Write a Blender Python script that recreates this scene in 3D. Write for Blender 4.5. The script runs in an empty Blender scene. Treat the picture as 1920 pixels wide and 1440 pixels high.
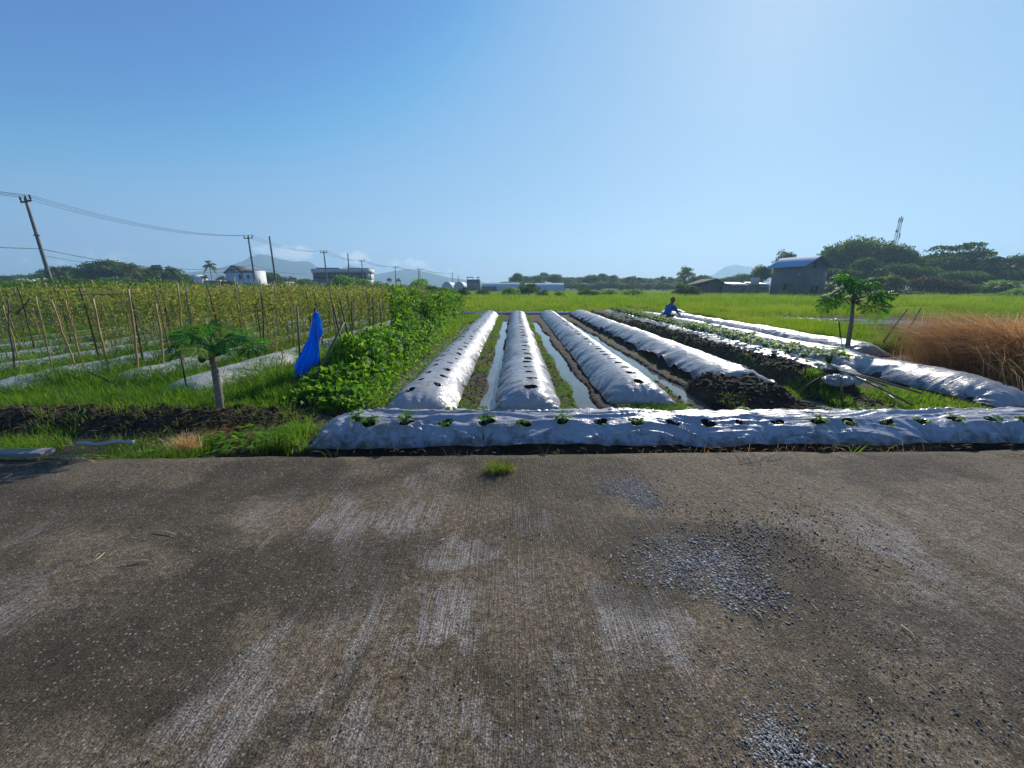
import bpy, math, random
import numpy as np
from mathutils import Vector, Matrix

# ------------------------------------------------------------------ camera, sky, sun, exposure
scene = bpy.context.scene
PITCH = math.atan(182 / 721.0)
CAM_H = 1.6
FPX = 721.0
cam_d = bpy.data.cameras.new("camera")
cam = bpy.data.objects.new("camera", cam_d)
scene.collection.objects.link(cam)
cam.location = (0, 0, CAM_H)
cam.rotation_euler = (math.pi / 2 - PITCH, 0, 0)
cam_d.sensor_width = 36.0
cam_d.lens = 36.0 * FPX / 1920.0
cam_d.clip_start = 0.05
cam_d.clip_end = 6000
scene.camera = cam

SUN_EL = math.radians(30.5)
SUN_AZ = math.radians(30)          # to the right of straight ahead (+Y)
world = bpy.data.worlds.new("World")
scene.world = world
world.use_nodes = True
wn = world.node_tree.nodes
wl = world.node_tree.links
wn.clear()
w_out = wn.new("ShaderNodeOutputWorld")
w_bg = wn.new("ShaderNodeBackground")
w_sky = wn.new("ShaderNodeTexSky")
w_sky.sky_type = 'NISHITA'
w_sky.sun_disc = False
w_sky.sun_elevation = SUN_EL
w_sky.sun_rotation = SUN_AZ
w_sky.altitude = 0
w_sky.air_density = 1.0
w_sky.dust_density = 0.35
w_sky.ozone_density = 3.0
SKY = 0.105
w_bg.inputs["Strength"].default_value = SKY
# the camera's rendering of the sky: deeper blue overhead, no glare at the horizon
w_m1 = wn.new("ShaderNodeVectorMath"); w_m1.operation = 'SCALE'; w_m1.inputs[3].default_value = SKY * .5
w_cv = wn.new("ShaderNodeRGBCurve")
for ci, pts in enumerate([[(0, 0), (.06, .035), (.08, .045), (.10, .072), (.1375, .19), (.225, .285), (.35, .37), (.5, .52), (.75, .75), (1, .92)],
                          [(0, 0), (.10, .14), (.135, .215), (.20, .405), (.30, .49), (.44, .585), (.5, .645), (.75, .80), (1, .93)],
                          [(0, 0), (.15, .37), (.228, .555), (.322, .715), (.425, .745), (.5, .775), (.75, .92), (1, .97)]]):
    c = w_cv.mapping.curves[ci]
    c.points[0].location = pts[0]; c.points[1].location = pts[-1]
    for p in pts[1:-1]: c.points.new(*p)
w_cv.mapping.extend = 'HORIZONTAL'
w_cv.mapping.update()
w_m2 = wn.new("ShaderNodeVectorMath"); w_m2.operation = 'SCALE'; w_m2.inputs[3].default_value = .81 / SKY
wl.new(w_sky.outputs[0], w_m1.inputs[0]); wl.new(w_m1.outputs[0], w_cv.inputs["Color"]); wl.new(w_cv.outputs[0], w_m2.inputs[0])
wl.new(w_bg.outputs[0], w_out.inputs[0])

sun_d = bpy.data.lights.new("sun", 'SUN')
sun_d.energy = 4.6
sun_d.angle = math.radians(0.5)
sun_d.color = (1.0, 0.94, 0.84)
sun = bpy.data.objects.new("sun", sun_d)
scene.collection.objects.link(sun)
sdir = Vector((math.sin(SUN_AZ) * math.cos(SUN_EL), math.cos(SUN_AZ) * math.cos(SUN_EL), math.sin(SUN_EL)))
sun.rotation_euler = (-sdir).to_track_quat('-Z', 'Y').to_euler()
sun.location = (40, 80, 60)

scene.view_settings.view_transform = 'Standard'
scene.view_settings.look = 'None'
scene.view_settings.exposure = 0.36
scene.view_settings.gamma = 1.0
scene.cycles.use_denoising = True
scene.cycles.max_bounces = 6
scene.cycles.diffuse_bounces = 3
scene.cycles.glossy_bounces = 3
scene.cycles.transmission_bounces = 4
scene.cycles.transparent_max_bounces = 4
scene.cycles.volume_bounces = 2
scene.cycles.caustics_reflective = False
scene.cycles.caustics_refractive = False

# ------------------------------------------------------------------ places: pixel of the photo (1920 wide) -> point of the world
CP, SP = math.cos(PITCH), math.sin(PITCH)
def G(px, py, z=0.0):
    """point at height z seen at that pixel"""
    x = px - 960; y = 720 - py
    u = y * CP - FPX * SP; f = FPX * CP + y * SP
    t = (z - CAM_H) / u
    return (x * t, f * t, z)
def W(px, py, Y):
    """point at distance Y ahead seen at that pixel"""
    v = (720 - py) / FPX
    Z = CAM_H + Y * (v * CP - SP) / (CP + v * SP)
    f = Y * CP - (Z - CAM_H) * SP
    return ((px - 960) / FPX * f, Y, Z)

# ------------------------------------------------------------------ helpers
rng = np.random.default_rng(11)
random.seed(5)
COL = scene.collection

def _hash(ix, iy, seed):
    h = (ix.astype(np.int64) * 374761393 + iy.astype(np.int64) * 668265263 + seed * 1442695041) & 0x7fffffff
    h = ((h ^ (h >> 13)) * 1274126177) & 0x7fffffff
    h = (h ^ (h >> 16)) & 0xffff
    return h / 65535.0
def vnoise(x, y, seed=0):
    x = np.asarray(x, float); y = np.asarray(y, float)
    ix = np.floor(x); iy = np.floor(y)
    fx = x - ix; fy = y - iy
    fx = fx * fx * fx * (fx * (fx * 6 - 15) + 10); fy = fy * fy * fy * (fy * (fy * 6 - 15) + 10)
    a = _hash(ix, iy, seed); b = _hash(ix + 1, iy, seed); c = _hash(ix, iy + 1, seed); d = _hash(ix + 1, iy + 1, seed)
    return (a * (1 - fx) + b * fx) * (1 - fy) + (c * (1 - fx) + d * fx) * fy
def fbm(x, y, o=4, seed=0):
    s = 0; a = .5; t = 0
    for k in range(o):
        s = s + a * vnoise(np.asarray(x) * 2 ** k + 17.3 * k, np.asarray(y) * 2 ** k - 9.1 * k, seed + k); t += a; a *= .5
    return s / t
def ridge(n): return 1 - np.abs(2 * n - 1)
def sstep(a, b, x):
    t = np.clip((x - a) / (b - a), 0, 1); return t * t * (3 - 2 * t)
def unit(v): return v / np.maximum(np.linalg.norm(v, axis=-1, keepdims=True), 1e-9)

def tag(o, label=None, cat=None, group=None, kind=None):
    if label: o["label"] = label
    if cat: o["category"] = cat
    if group: o["group"] = group
    if kind: o["kind"] = kind
    return o
def empty(name, loc=(0, 0, 0), rz=0.0, label=None, cat=None, group=None):
    o = bpy.data.objects.new(name, None); COL.objects.link(o)
    o.location = loc; o.rotation_euler = (0, 0, rz); o.empty_display_size = .2
    return tag(o, label, cat, group)
def copy_tree(o, parent=None):
    c = o.copy(); COL.objects.link(c)
    if parent is not None: c.parent = parent
    for ch in list(o.children): copy_tree(ch, c)
    return c

def arr_mesh(name, V, polys, mats, parent=None, tint=None, smooth=False, mat_idx=None, attrs=None):
    """V (n,3); polys: list of (m,k) index arrays"""
    me = bpy.data.meshes.new(name)
    V = np.asarray(V, np.float32)
    polys = [np.asarray(p, np.int32) for p in polys if len(p)]
    nl = sum(p.size for p in polys); npoly = sum(len(p) for p in polys)
    me.vertices.add(len(V)); me.vertices.foreach_set("co", V.ravel())
    me.loops.add(nl); me.polygons.add(npoly)
    me.loops.foreach_set("vertex_index", np.concatenate([p.ravel() for p in polys]))
    st = []; b = 0
    for p in polys:
        st.append(b + np.arange(len(p), dtype=np.int32) * p.shape[1]); b += p.size
    me.polygons.foreach_set("loop_start", np.concatenate(st).astype(np.int32))
    if mat_idx is not None: me.polygons.foreach_set("material_index", np.asarray(mat_idx, np.int32))
    if smooth: me.polygons.foreach_set("use_smooth", np.ones(npoly, bool))
    if tint is not None:
        a = me.attributes.new("tint", 'FLOAT', 'POINT'); a.data.foreach_set("value", np.asarray(tint, np.float32))
    for k, v in (attrs or {}).items():
        a = me.attributes.new(k, 'FLOAT', 'POINT'); a.data.foreach_set("value", np.asarray(v, np.float32).ravel())
    for m in (mats if isinstance(mats, (list, tuple)) else [mats]): me.materials.append(m)
    me.update(calc_edges=True)
    o = bpy.data.objects.new(name, me); COL.objects.link(o)
    if parent is not None: o.parent = parent
    return o

class MB:
    def __init__(s): s.v = []; s.f = []; s.n = 0; s.t = []
    def add(s, V, F, tint=None):
        V = np.asarray(V, float).reshape(-1, 3)
        s.v.append(V); s.t.append(np.full(len(V), .5) if tint is None else np.broadcast_to(np.asarray(tint, float), (len(V),)))
        for f in F:
            f = np.asarray(f, int)
            if f.ndim == 1: f = f[None]
            if len(f): s.f.append(f + s.n)
        s.n += len(V); return s
    def box(s, c, size, rz=0.0, rx=0.0):
        x, y, z = [q / 2 for q in size]
        V = np.array([[-x, -y, -z], [x, -y, -z], [x, y, -z], [-x, y, -z], [-x, -y, z], [x, -y, z], [x, y, z], [-x, y, z]])
        M = np.array((Matrix.Rotation(rz, 3, 'Z') @ Matrix.Rotation(rx, 3, 'X')))
        return s.add(V @ M.T + np.asarray(c), [[[0, 3, 2, 1], [4, 5, 6, 7], [0, 1, 5, 4], [1, 2, 6, 5], [2, 3, 7, 6], [3, 0, 4, 7]]])
    def tube(s, pts, r, seg=8, tint=None, wob=0.0):
        pts = np.asarray(pts, float); n = len(pts)
        r = np.broadcast_to(np.asarray(r, float), (n,))
        T = unit(np.gradient(pts, axis=0))
        ref = np.array([0, 0, 1.0]) if abs(T[:, 2]).mean() < .8 else np.array([1.0, 0, 0])
        A = unit(np.cross(T, ref)); B = np.cross(T, A)
        th = np.arange(seg) / seg * 2 * math.pi
        rr = r[:, None] * (1 + wob * (rng.random((n, seg)) - .5))
        V = pts[:, None] + rr[..., None] * (np.cos(th)[None, :, None] * A[:, None] + np.sin(th)[None, :, None] * B[:, None])
        i = np.arange(n - 1)[:, None] * seg; j = np.arange(seg)[None]; k = (j + 1) % seg
        Q = np.stack([i + j, i + k, i + seg + k, i + seg + j], -1).reshape(-1, 4)
        s.add(V.reshape(-1, 3), [Q, np.arange(seg)[::-1], (n - 1) * seg + np.arange(seg)], tint)
        return s
    def prism(s, poly, y0, y1):
        """closed outline in XZ swept from y0 to y1"""
        p = np.asarray(poly, float); n = len(p)
        V = np.concatenate([np.c_[p[:, 0], np.full(n, y0), p[:, 1]], np.c_[p[:, 0], np.full(n, y1), p[:, 1]]])
        q = [[i, (i + 1) % n, n + (i + 1) % n, n + i] for i in range(n)]
        return s.add(V, [np.array(q), np.arange(n)[::-1], n + np.arange(n)])
    def lathe(s, prof, c=(0, 0, 0), seg=16):
        prof = np.asarray(prof, float); n = len(prof); th = np.arange(seg) / seg * 2 * math.pi
        V = np.stack([prof[:, 0, None] * np.cos(th), prof[:, 0, None] * np.sin(th), np.broadcast_to(prof[:, 1, None], (n, seg))], -1) + np.asarray(c)
        i = np.arange(n - 1)[:, None] * seg; j = np.arange(seg)[None]; k = (j + 1) % seg
        Q = np.stack([i + j, i + k, i + seg + k, i + seg + j], -1).reshape(-1, 4)
        return s.add(V.reshape(-1, 3), [Q, np.arange(seg)[::-1], (n - 1) * seg + np.arange(seg)])
    def build(s, name, mats, parent=None, smooth=False):
        by = {}
        for f in s.f: by.setdefault(f.shape[1], []).append(f)
        return arr_mesh(name, np.concatenate(s.v), [np.concatenate(by[k]) for k in sorted(by)], mats, parent, np.concatenate(s.t), smooth)

# leaves, blades
def leaf_arr(P, D, N, L, Wd, bend=.2, tint=None):
    n = len(P); D = unit(D); S = unit(np.cross(D, N)); N = np.cross(S, D)
    L = np.broadcast_to(L, (n,))[:, None]; Wd = np.broadcast_to(Wd, (n,))[:, None]
    mid = P + D * L * .45
    a = mid + S * Wd * .5 + N * Wd * .12; b = mid - S * Wd * .5 + N * Wd * .12
    t = P + D * L - N * L * bend
    V = np.stack([P, a, t, b], 1).reshape(-1, 3)
    F = np.arange(n)[:, None] * 4 + np.array([[0, 1, 2, 3]])
    T = np.repeat(rng.random(n) if tint is None else tint, 4)
    return V, F, T
def blade_arr(P, H, lean, Wd, droop=.3, tint=None):
    """grass blades: two quads and a tip"""
    n = len(P); az = rng.random(n) * 2 * math.pi
    d = np.stack([np.cos(az), np.sin(az), np.zeros(n)], 1); s = np.stack([-np.sin(az), np.cos(az), np.zeros(n)], 1)
    tw = rng.random(n) * 6.28; s = s * np.cos(tw)[:, None] + d * np.sin(tw)[:, None] * .6; s = unit(s)
    H = np.broadcast_to(H, (n,))[:, None]; Wd = np.broadcast_to(Wd, (n,))[:, None]; lean = np.broadcast_to(lean, (n,))[:, None]
    up = np.array([[0, 0, 1.0]])
    p1 = P + up * H * .55 + d * H * lean * .35
    p2 = P + up * H * (1 - droop * lean) + d * H * lean
    V = np.stack([P - s * Wd * .5, P + s * Wd * .5, p1 + s * Wd * .42, p1 - s * Wd * .42, p2], 1).reshape(-1, 3)
    b = np.arange(n)[:, None] * 5
    T = np.repeat(rng.random(n) if tint is None else tint, 5)
    return V, b + np.array([[0, 1, 2, 3]]), b + np.array([[3, 2, 4]]), T
def cat_parts(parts):
    """join (V, F...) tuples"""
    Vs, Fs, Ts, n = [], {}, [], 0
    for p in parts:
        V, T = p[0], p[-1]
        for f in p[1:-1]: Fs.setdefault(f.shape[1], []).append(f + n)
        Vs.append(V); Ts.append(T); n += len(V)
    return np.concatenate(Vs), [np.concatenate(Fs[k]) for k in sorted(Fs)], np.concatenate(Ts)
def rand_dirs(n):
    v = rng.normal(size=(n, 3)); return unit(v)

# ------------------------------------------------------------------ materials
def new_mat(name):
    m = bpy.data.materials.new(name); m.use_nodes = True
    nt = m.node_tree; b = nt.nodes["Principled BSDF"]
    return m, nt, b
def nd(nt, t, **kw):
    n = nt.nodes.new(t)
    for k, v in kw.items():
        if k in n.inputs: n.inputs[k].default_value = v
        else: setattr(n, k, v)
    return n
def noise_fac(nt, scale, detail=4, rough=.55, stretch=None, coord='Object'):
    tc = nd(nt, "ShaderNodeTexCoord"); n = nd(nt, "ShaderNodeTexNoise", Scale=scale, Detail=detail, Roughness=rough)
    if stretch:
        mp = nd(nt, "ShaderNodeMapping"); mp.inputs["Scale"].default_value = stretch
        nt.links.new(tc.outputs[coord], mp.inputs[0]); nt.links.new(mp.outputs[0], n.inputs["Vector"])
    else: nt.links.new(tc.outputs[coord], n.inputs["Vector"])
    return n.outputs["Fac"]
def ramp(nt, fac, stops):
    r = nd(nt, "ShaderNodeValToRGB")
    while len(r.color_ramp.elements) < len(stops): r.color_ramp.elements.new(.5)
    for e, (p, c) in zip(r.color_ramp.elements, stops):
        e.position = p; e.color = (*c, 1) if len(c) == 3 else c
    nt.links.new(fac, r.inputs[0]); return r.outputs[0]
def mixc(nt, fac, a, b, mode='MIX'):
    m = nd(nt, "ShaderNodeMix", data_type='RGBA', blend_type=mode)
    for sock, v in ((m.inputs[0], fac), (m.inputs[6], a), (m.inputs[7], b)):
        if isinstance(v, (int, float)): sock.default_value = v
        elif isinstance(v, tuple): sock.default_value = (*v, 1)
        else: nt.links.new(v, sock)
    return m.outputs[2]
def mathn(nt, op, a, b=0.0, clamp=False):
    m = nd(nt, "ShaderNodeMath", operation=op, use_clamp=clamp)
    for sock, v in ((m.inputs[0], a), (m.inputs[1], b)):
        if isinstance(v, (int, float)): sock.default_value = v
        else: nt.links.new(v, sock)
    return m.outputs[0]
def bump(nt, b, h, strength=.5, dist=.01):
    n = nd(nt, "ShaderNodeBump", Strength=strength, Distance=dist)
    nt.links.new(h, n.inputs["Height"]); nt.links.new(n.outputs[0], b.inputs["Normal"]); return n
def plain(name, c, rough=.7, c2=None, scale=6, metal=0, bmp=0, stretch=None, spec=.4):
    m, nt, b = new_mat(name)
    b.inputs["Roughness"].default_value = rough; b.inputs["Metallic"].default_value = metal
    b.inputs["Specular IOR Level"].default_value = spec
    f = noise_fac(nt, scale, 5, .6, stretch)
    c2 = c2 or tuple(x * .65 for x in c)
    nt.links.new(ramp(nt, f, [(.3, c2), (.7, c)]), b.inputs["Base Color"])
    if bmp: bump(nt, b, f, bmp, .02)
    return m
def leafy(name, stops, trans=.4, rough=.45, spec=.4, tcol=1.3, yellow=(1.15, 1.1, .5)):
    """leaf colour by the per-leaf attribute; light comes through"""
    m, nt, b = new_mat(name)
    at = nd(nt, "ShaderNodeAttribute", attribute_name="tint")
    k = len(stops)
    col = ramp(nt, at.outputs["Fac"], [(i / (k - 1), c) for i, c in enumerate(stops)])
    nt.links.new(col, b.inputs["Base Color"])
    b.inputs["Roughness"].default_value = rough; b.inputs["Specular IOR Level"].default_value = spec
    tr = nd(nt, "ShaderNodeBsdfTranslucent")
    tcn = mixc(nt, 1.0, col, tuple(tcol * y for y in yellow), 'MULTIPLY')
    nt.links.new(tcn, tr.inputs["Color"])
    mx = nd(nt, "ShaderNodeMixShader"); mx.inputs[0].default_value = trans
    nt.links.new(b.outputs[0], mx.inputs[1]); nt.links.new(tr.outputs[0], mx.inputs[2])
    nt.links.new(mx.outputs[0], nt.nodes["Material Output"].inputs["Surface"])
    return m

M = {}
# silver-grey mulch film: creased, shiny, dusty
def film(name, c, dirt, rough=.34, crease=(1, 6, 6)):
    m, nt, b = new_mat(name)
    f1 = noise_fac(nt, 1.6, 5, .6)
    f2 = noise_fac(nt, 9, 6, .65)
    d = mathn(nt, 'MULTIPLY', f1, f2)
    col = ramp(nt, d, [(.12, c), (.28, tuple(.86 * x for x in c)), (.40, dirt)])
    ed = nd(nt, "ShaderNodeAttribute", attribute_name="edge").outputs["Fac"]
    mud = nd(nt, "ShaderNodeMapRange", interpolation_type='SMOOTHSTEP'); mud.inputs[1].default_value = .78; mud.inputs[2].default_value = 1.12
    nt.links.new(mathn(nt, 'ADD', ed, mathn(nt, 'MULTIPLY', mathn(nt, 'SUBTRACT', f2, .45), .9)), mud.inputs[0])
    col = mixc(nt, mathn(nt, 'MULTIPLY', mud.outputs[0], .85), col, (.085, .066, .045))
    sp_ = nd(nt, "ShaderNodeMapRange", interpolation_type='SMOOTHSTEP'); sp_.inputs[1].default_value = .66; sp_.inputs[2].default_value = .72
    nt.links.new(noise_fac(nt, 22, 3, .6), sp_.inputs[0])
    col = mixc(nt, mathn(nt, 'MULTIPLY', sp_.outputs[0], .6), col, (.12, .10, .075))
    nt.links.new(col, b.inputs["Base Color"])
    r = nd(nt, "ShaderNodeMapRange"); r.inputs[1].default_value = .2; r.inputs[2].default_value = .5
    r.inputs[3].default_value = rough; r.inputs[4].default_value = rough + .2
    nt.links.new(d, r.inputs[0]); nt.links.new(r.outputs[0], b.inputs["Roughness"])
    b.inputs["Specular IOR Level"].default_value = .45
    a = noise_fac(nt, 3.4, 3, .55, crease)
    rr = mathn(nt, 'ABSOLUTE', mathn(nt, 'SUBTRACT', a, .5))
    a2 = noise_fac(nt, 11, 3, .6, (crease[1] * .4, crease[0] * .8, 2))
    rr2 = mathn(nt, 'ABSOLUTE', mathn(nt, 'SUBTRACT', a2, .5))
    bump(nt, b, mathn(nt, 'ADD', rr, mathn(nt, 'MULTIPLY', rr2, .35)), .45, .045)
    return m
M["film_near"] = film("silver_film_roadside", (.43, .43, .46), (.26, .24, .21), .30, (1.0, 7, 7))
M["film"] = film("silver_film", (.39, .39, .40), (.25, .23, .19), .34, (1.0, 5.5, 1.5))
M["film_old"] = film("old_silver_film", (.44, .44, .42), (.28, .26, .21), .5, (4, 1.2, 5))

def soil(name, c1, c2, c3, rough=.85, spec=.3):
    m, nt, b = new_mat(name)
    f = noise_fac(nt, 2.2, 6, .65); g = noise_fac(nt, 26, 5, .7)
    c = mixc(nt, mathn(nt, 'MULTIPLY', g, .8), ramp(nt, f, [(.32, c1), (.55, c2), (.72, c3)]), c1)
    nt.links.new(c, b.inputs["Base Color"]); b.inputs["Roughness"].default_value = rough
    b.inputs["Specular IOR Level"].default_value = spec
    bump(nt, b, mathn(nt, 'ADD', mathn(nt, 'MULTIPLY', noise_fac(nt, 14, 6, .7), 1.0), mathn(nt, 'MULTIPLY', noise_fac(nt, 60, 4, .7), .4)), .9, .05)
    return m
M["soil"] = soil("wet_field_soil", (.034, .025, .016), (.078, .058, .036), (.135, .106, .062))
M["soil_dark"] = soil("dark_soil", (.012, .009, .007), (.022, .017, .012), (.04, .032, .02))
M["bamboo"] = plain("bamboo", (.56, .38, .15), .5, (.32, .20, .08), 3, stretch=(8, 8, 1.2))
M["bamboo_grey"] = plain("weathered_bamboo", (.22, .19, .14), .6, (.09, .07, .05), 3, stretch=(8, 8, 1.2))
M["bamboo_dark"] = plain("dark_stake", (.075, .055, .035), .7, (.03, .024, .018), 3, stretch=(8, 8, 1.2))
M["grass"] = leafy("grass_blades", [(.055, .13, .012), (.09, .20, .018), (.15, .26, .025), (.24, .24, .06)], .5, .55, .2, tcol=1.7)
M["rice"] = leafy("rice_blades", [(.07, .15, .010), (.12, .22, .016), (.17, .27, .022), (.24, .29, .05)], .5, .55, .15, tcol=1.6)
M["bean"] = leafy("bean_leaves", [(.035, .11, .012), (.07, .19, .018), (.13, .27, .025), (.24, .34, .045)], .48, .55, .2, tcol=1.7)
M["dryvine"] = leafy("drying_vine_leaves", [(.06, .13, .02), (.13, .20, .03), (.22, .25, .055), (.42, .36, .15)], .45, .6, .15, tcol=1.7, yellow=(1.1, 1.05, .55))
M["papaya"] = leafy("papaya_leaves", [(.03, .12, .02), (.05, .17, .025), (.085, .22, .03), (.28, .32, .04)], .5, .5, .25, tcol=1.6)
M["straw"] = leafy("dry_straw", [(.15, .085, .040), (.38, .23, .10), (.60, .42, .21), (.74, .61, .38)], .48, .6, .2, yellow=(1.15, .9, .58))
M["tree"] = leafy("tree_leaves", [(.022, .055, .013), (.05, .11, .020), (.095, .165, .03), (.16, .22, .04)], .4, .65, .12)
M["treeY"] = leafy("yellow_green_leaves", [(.06, .10, .014), (.11, .15, .02), (.18, .20, .03), (.30, .27, .04)], .4, .65, .12)
M["treeB"] = leafy("brownish_leaves", [(.035, .04, .018), (.06, .055, .022), (.085, .07, .03), (.10, .09, .03)], .3, .65, .12)
M["palm"] = leafy("palm_fronds", [(.035, .07, .018), (.06, .11, .024), (.10, .14, .03), (.20, .20, .06)], .35, .55, .2)
M["corn"] = leafy("tall_crop_leaves", [(.03, .09, .012), (.05, .13, .016), (.08, .17, .02), (.15, .22, .03)], .45, .6, .15, tcol=1.6)
M["bark"] = plain("bark", (.13, .10, .075), .9, (.06, .045, .035), 4)
M["papbark"] = plain("papaya_bark", (.30, .25, .19), .8, (.15, .12, .09), 9, bmp=.4, stretch=(1, 1, 5))
M["fruit"] = plain("green_fruit", (.05, .12, .025), .4, (.03, .08, .015), 5)
M["stalk"] = plain("leaf_stalk", (.16, .22, .05), .5, (.10, .15, .03), 5)
M["concrete"] = plain("pole_concrete", (.26, .25, .24), .85, (.16, .15, .14), 5)
M["steel"] = plain("dark_steel", (.08, .08, .085), .5, (.05, .05, .05), 5, metal=.4)
M["wire"] = plain("black_cable", (.02, .02, .022), .5, (.015, .015, .015), 5)
M["white"] = plain("white_render", (.74, .74, .73), .8, (.60, .60, .58), 1.2)
M["whitegrey"] = plain("pale_grey_wall", (.68, .67, .64), .8, (.56, .55, .52), 1.2)
M["greywall"] = plain("grey_render", (.20, .195, .20), .9, (.14, .135, .14), .8)
M["brick"] = plain("rough_brickwork", (.20, .13, .10), .9, (.12, .08, .06), 2)
M["brownroof"] = plain("brown_roof_tiles", (.125, .088, .075), .8, (.08, .055, .048), 3)
M["blueroof"] = plain("pale_blue_sheet_roof", (.26, .52, .74), .65, (.20, .42, .62), 1.5, spec=.15)
M["zinc"] = plain("zinc_sheet", (.52, .52, .52), .45, (.34, .30, .27), 2, metal=.3)
M["glass"] = plain("window_glass", (.03, .05, .07), .08, (.02, .035, .05), 2, spec=.8)
M["dark"] = plain("dark_opening", (.018, .017, .016), .9, (.012, .012, .012), 2)
M["frame"] = plain("grey_frame", (.16, .17, .18), .5, (.12, .12, .13), 2)
M["tunnel"] = plain("polytunnel_film", (.62, .64, .64), .45, (.48, .50, .50), 1.5)
M["greenframe"] = plain("green_blue_paint", (.12, .20, .20), .6, (.09, .15, .16), 2)
M["orange"] = plain("orange_lid", (.40, .12, .05), .6, (.30, .09, .04), 2)
M["stone"] = plain("slab_concrete", (.27, .26, .25), .85, (.17, .16, .15), 6, bmp=.2)
def netmat():
    m, nt, b = new_mat("blue_net_cloth")
    f = noise_fac(nt, 5, 4)
    nt.links.new(ramp(nt, f, [(.3, (.006, .20, .66)), (.7, (.012, .28, .85))]), b.inputs["Base Color"])
    b.inputs["Roughness"].default_value = .55
    tr = nd(nt, "ShaderNodeBsdfTranslucent"); tr.inputs[0].default_value = (.02, .38, 1.0, 1)
    mx = nd(nt, "ShaderNodeMixShader"); mx.inputs[0].default_value = .55
    nt.links.new(b.outputs[0], mx.inputs[1]); nt.links.new(tr.outputs[0], mx.inputs[2])
    nt.links.new(mx.outputs[0], nt.nodes["Material Output"].inputs["Surface"]); return m
M["net"] = netmat()
M["shirt"] = plain("blue_shirt", (.02, .14, .42), .8, (.012, .09, .30), 5)
M["trousers"] = plain("dark_trousers", (.03, .03, .035), .9, (.02, .02, .022), 5)
M["hat"] = plain("orange_red_cloth", (.45, .09, .035), .8, (.30, .06, .03), 5)
M["skin"] = plain("brown_skin", (.20, .10, .06), .55, (.15, .075, .045), 5)
M["gravel"] = plain("gravel_stones", (.20, .205, .23), .6, (.07, .07, .08), 40)
def tint_mat(name, stops, rough=.6):
    m, nt, b = new_mat(name)
    at = nd(nt, "ShaderNodeAttribute", attribute_name="tint"); k = len(stops)
    nt.links.new(ramp(nt, at.outputs["Fac"], [(i / (k - 1), c) for i, c in enumerate(stops)]), b.inputs["Base Color"])
    b.inputs["Roughness"].default_value = rough; return m
M["pebble"] = tint_mat("pebbles", [(.055, .047, .038), (.14, .125, .108), (.25, .232, .21), (.46, .435, .40)], .85)
M["twig"] = tint_mat("dry_twigs", [(.12, .08, .05), (.28, .20, .11), (.48, .38, .22), (.55, .50, .40)], .7)

# ------------------------------------------------------------------ clouds low over the hills (part of the sky itself)
def add_clouds():
    tc = nd(world.node_tree, "ShaderNodeTexCoord")
    nt = world.node_tree
    puffs = [(548, 474, 52, 15, 1.0), (505, 468, 40, 10, .5), (668, 484, 34, 14, .8), (765, 494, 48, 11, .55), (850, 505, 60, 8, .3),
             (190, 480, 130, 11, .35), (80, 492, 90, 8, .25), (1390, 500, 60, 8, .25)]
    total = None
    for px, py, wx, wy, amp in puffs:
        d = Vector(W(px, py, 100.0)) - Vector((0, 0, CAM_H)); d.normalize()
        az = math.atan2(d.x, d.y); el = math.asin(d.z)
        # soft elliptical patch in azimuth / elevation
        sep = nd(nt, "ShaderNodeSeparateXYZ"); nt.links.new(tc.outputs["Generated"], sep.inputs[0])
        a = mathn(nt, 'SUBTRACT', mathn(nt, 'ARCTAN2', sep.outputs[0], sep.outputs[1]), az)
        e = mathn(nt, 'SUBTRACT', mathn(nt, 'ARCSINE', sep.outputs[2]), el)
        k = math.cos(az) ** 1 * CP
        sa = wx / FPX * math.cos(az) ** 2; se = wy / FPX * math.cos(az)
        q = mathn(nt, 'ADD', mathn(nt, 'POWER', mathn(nt, 'ABSOLUTE', mathn(nt, 'DIVIDE', a, sa)), 2.0), mathn(nt, 'POWER', mathn(nt, 'ABSOLUTE', mathn(nt, 'DIVIDE', e, se)), 2.0))
        g = mathn(nt, 'MULTIPLY', mathn(nt, 'SUBTRACT', 1.0, q, True), amp)
        total = g if total is None else mathn(nt, 'MAXIMUM', total, g)
    n = nd(nt, "ShaderNodeTexNoise", Scale=55.0, Detail=7.0, Roughness=.62)
    nt.links.new(tc.outputs["Generated"], n.inputs["Vector"])
    mr = nd(nt, "ShaderNodeMapRange", interpolation_type='SMOOTHSTEP')
    mr.inputs[1].default_value = .58; mr.inputs[2].default_value = .92
    nt.links.new(mathn(nt, 'ADD', mathn(nt, 'MULTIPLY', total, .50), mathn(nt, 'MULTIPLY', mathn(nt, 'MULTIPLY', n.outputs["Fac"], 1.05), mathn(nt, 'GREATER_THAN', total, 0.001))), mr.inputs[0])
    col = mixc(nt, mathn(nt, 'MULTIPLY', mr.outputs[0], .8), w_m2.outputs[0], (10.5, 9.8, 9.3))
    wl.new(col, w_bg.inputs["Color"])
add_clouds()

# ------------------------------------------------------------------ the lie of the land
FIELD = -0.05
WATER = -0.10
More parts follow.
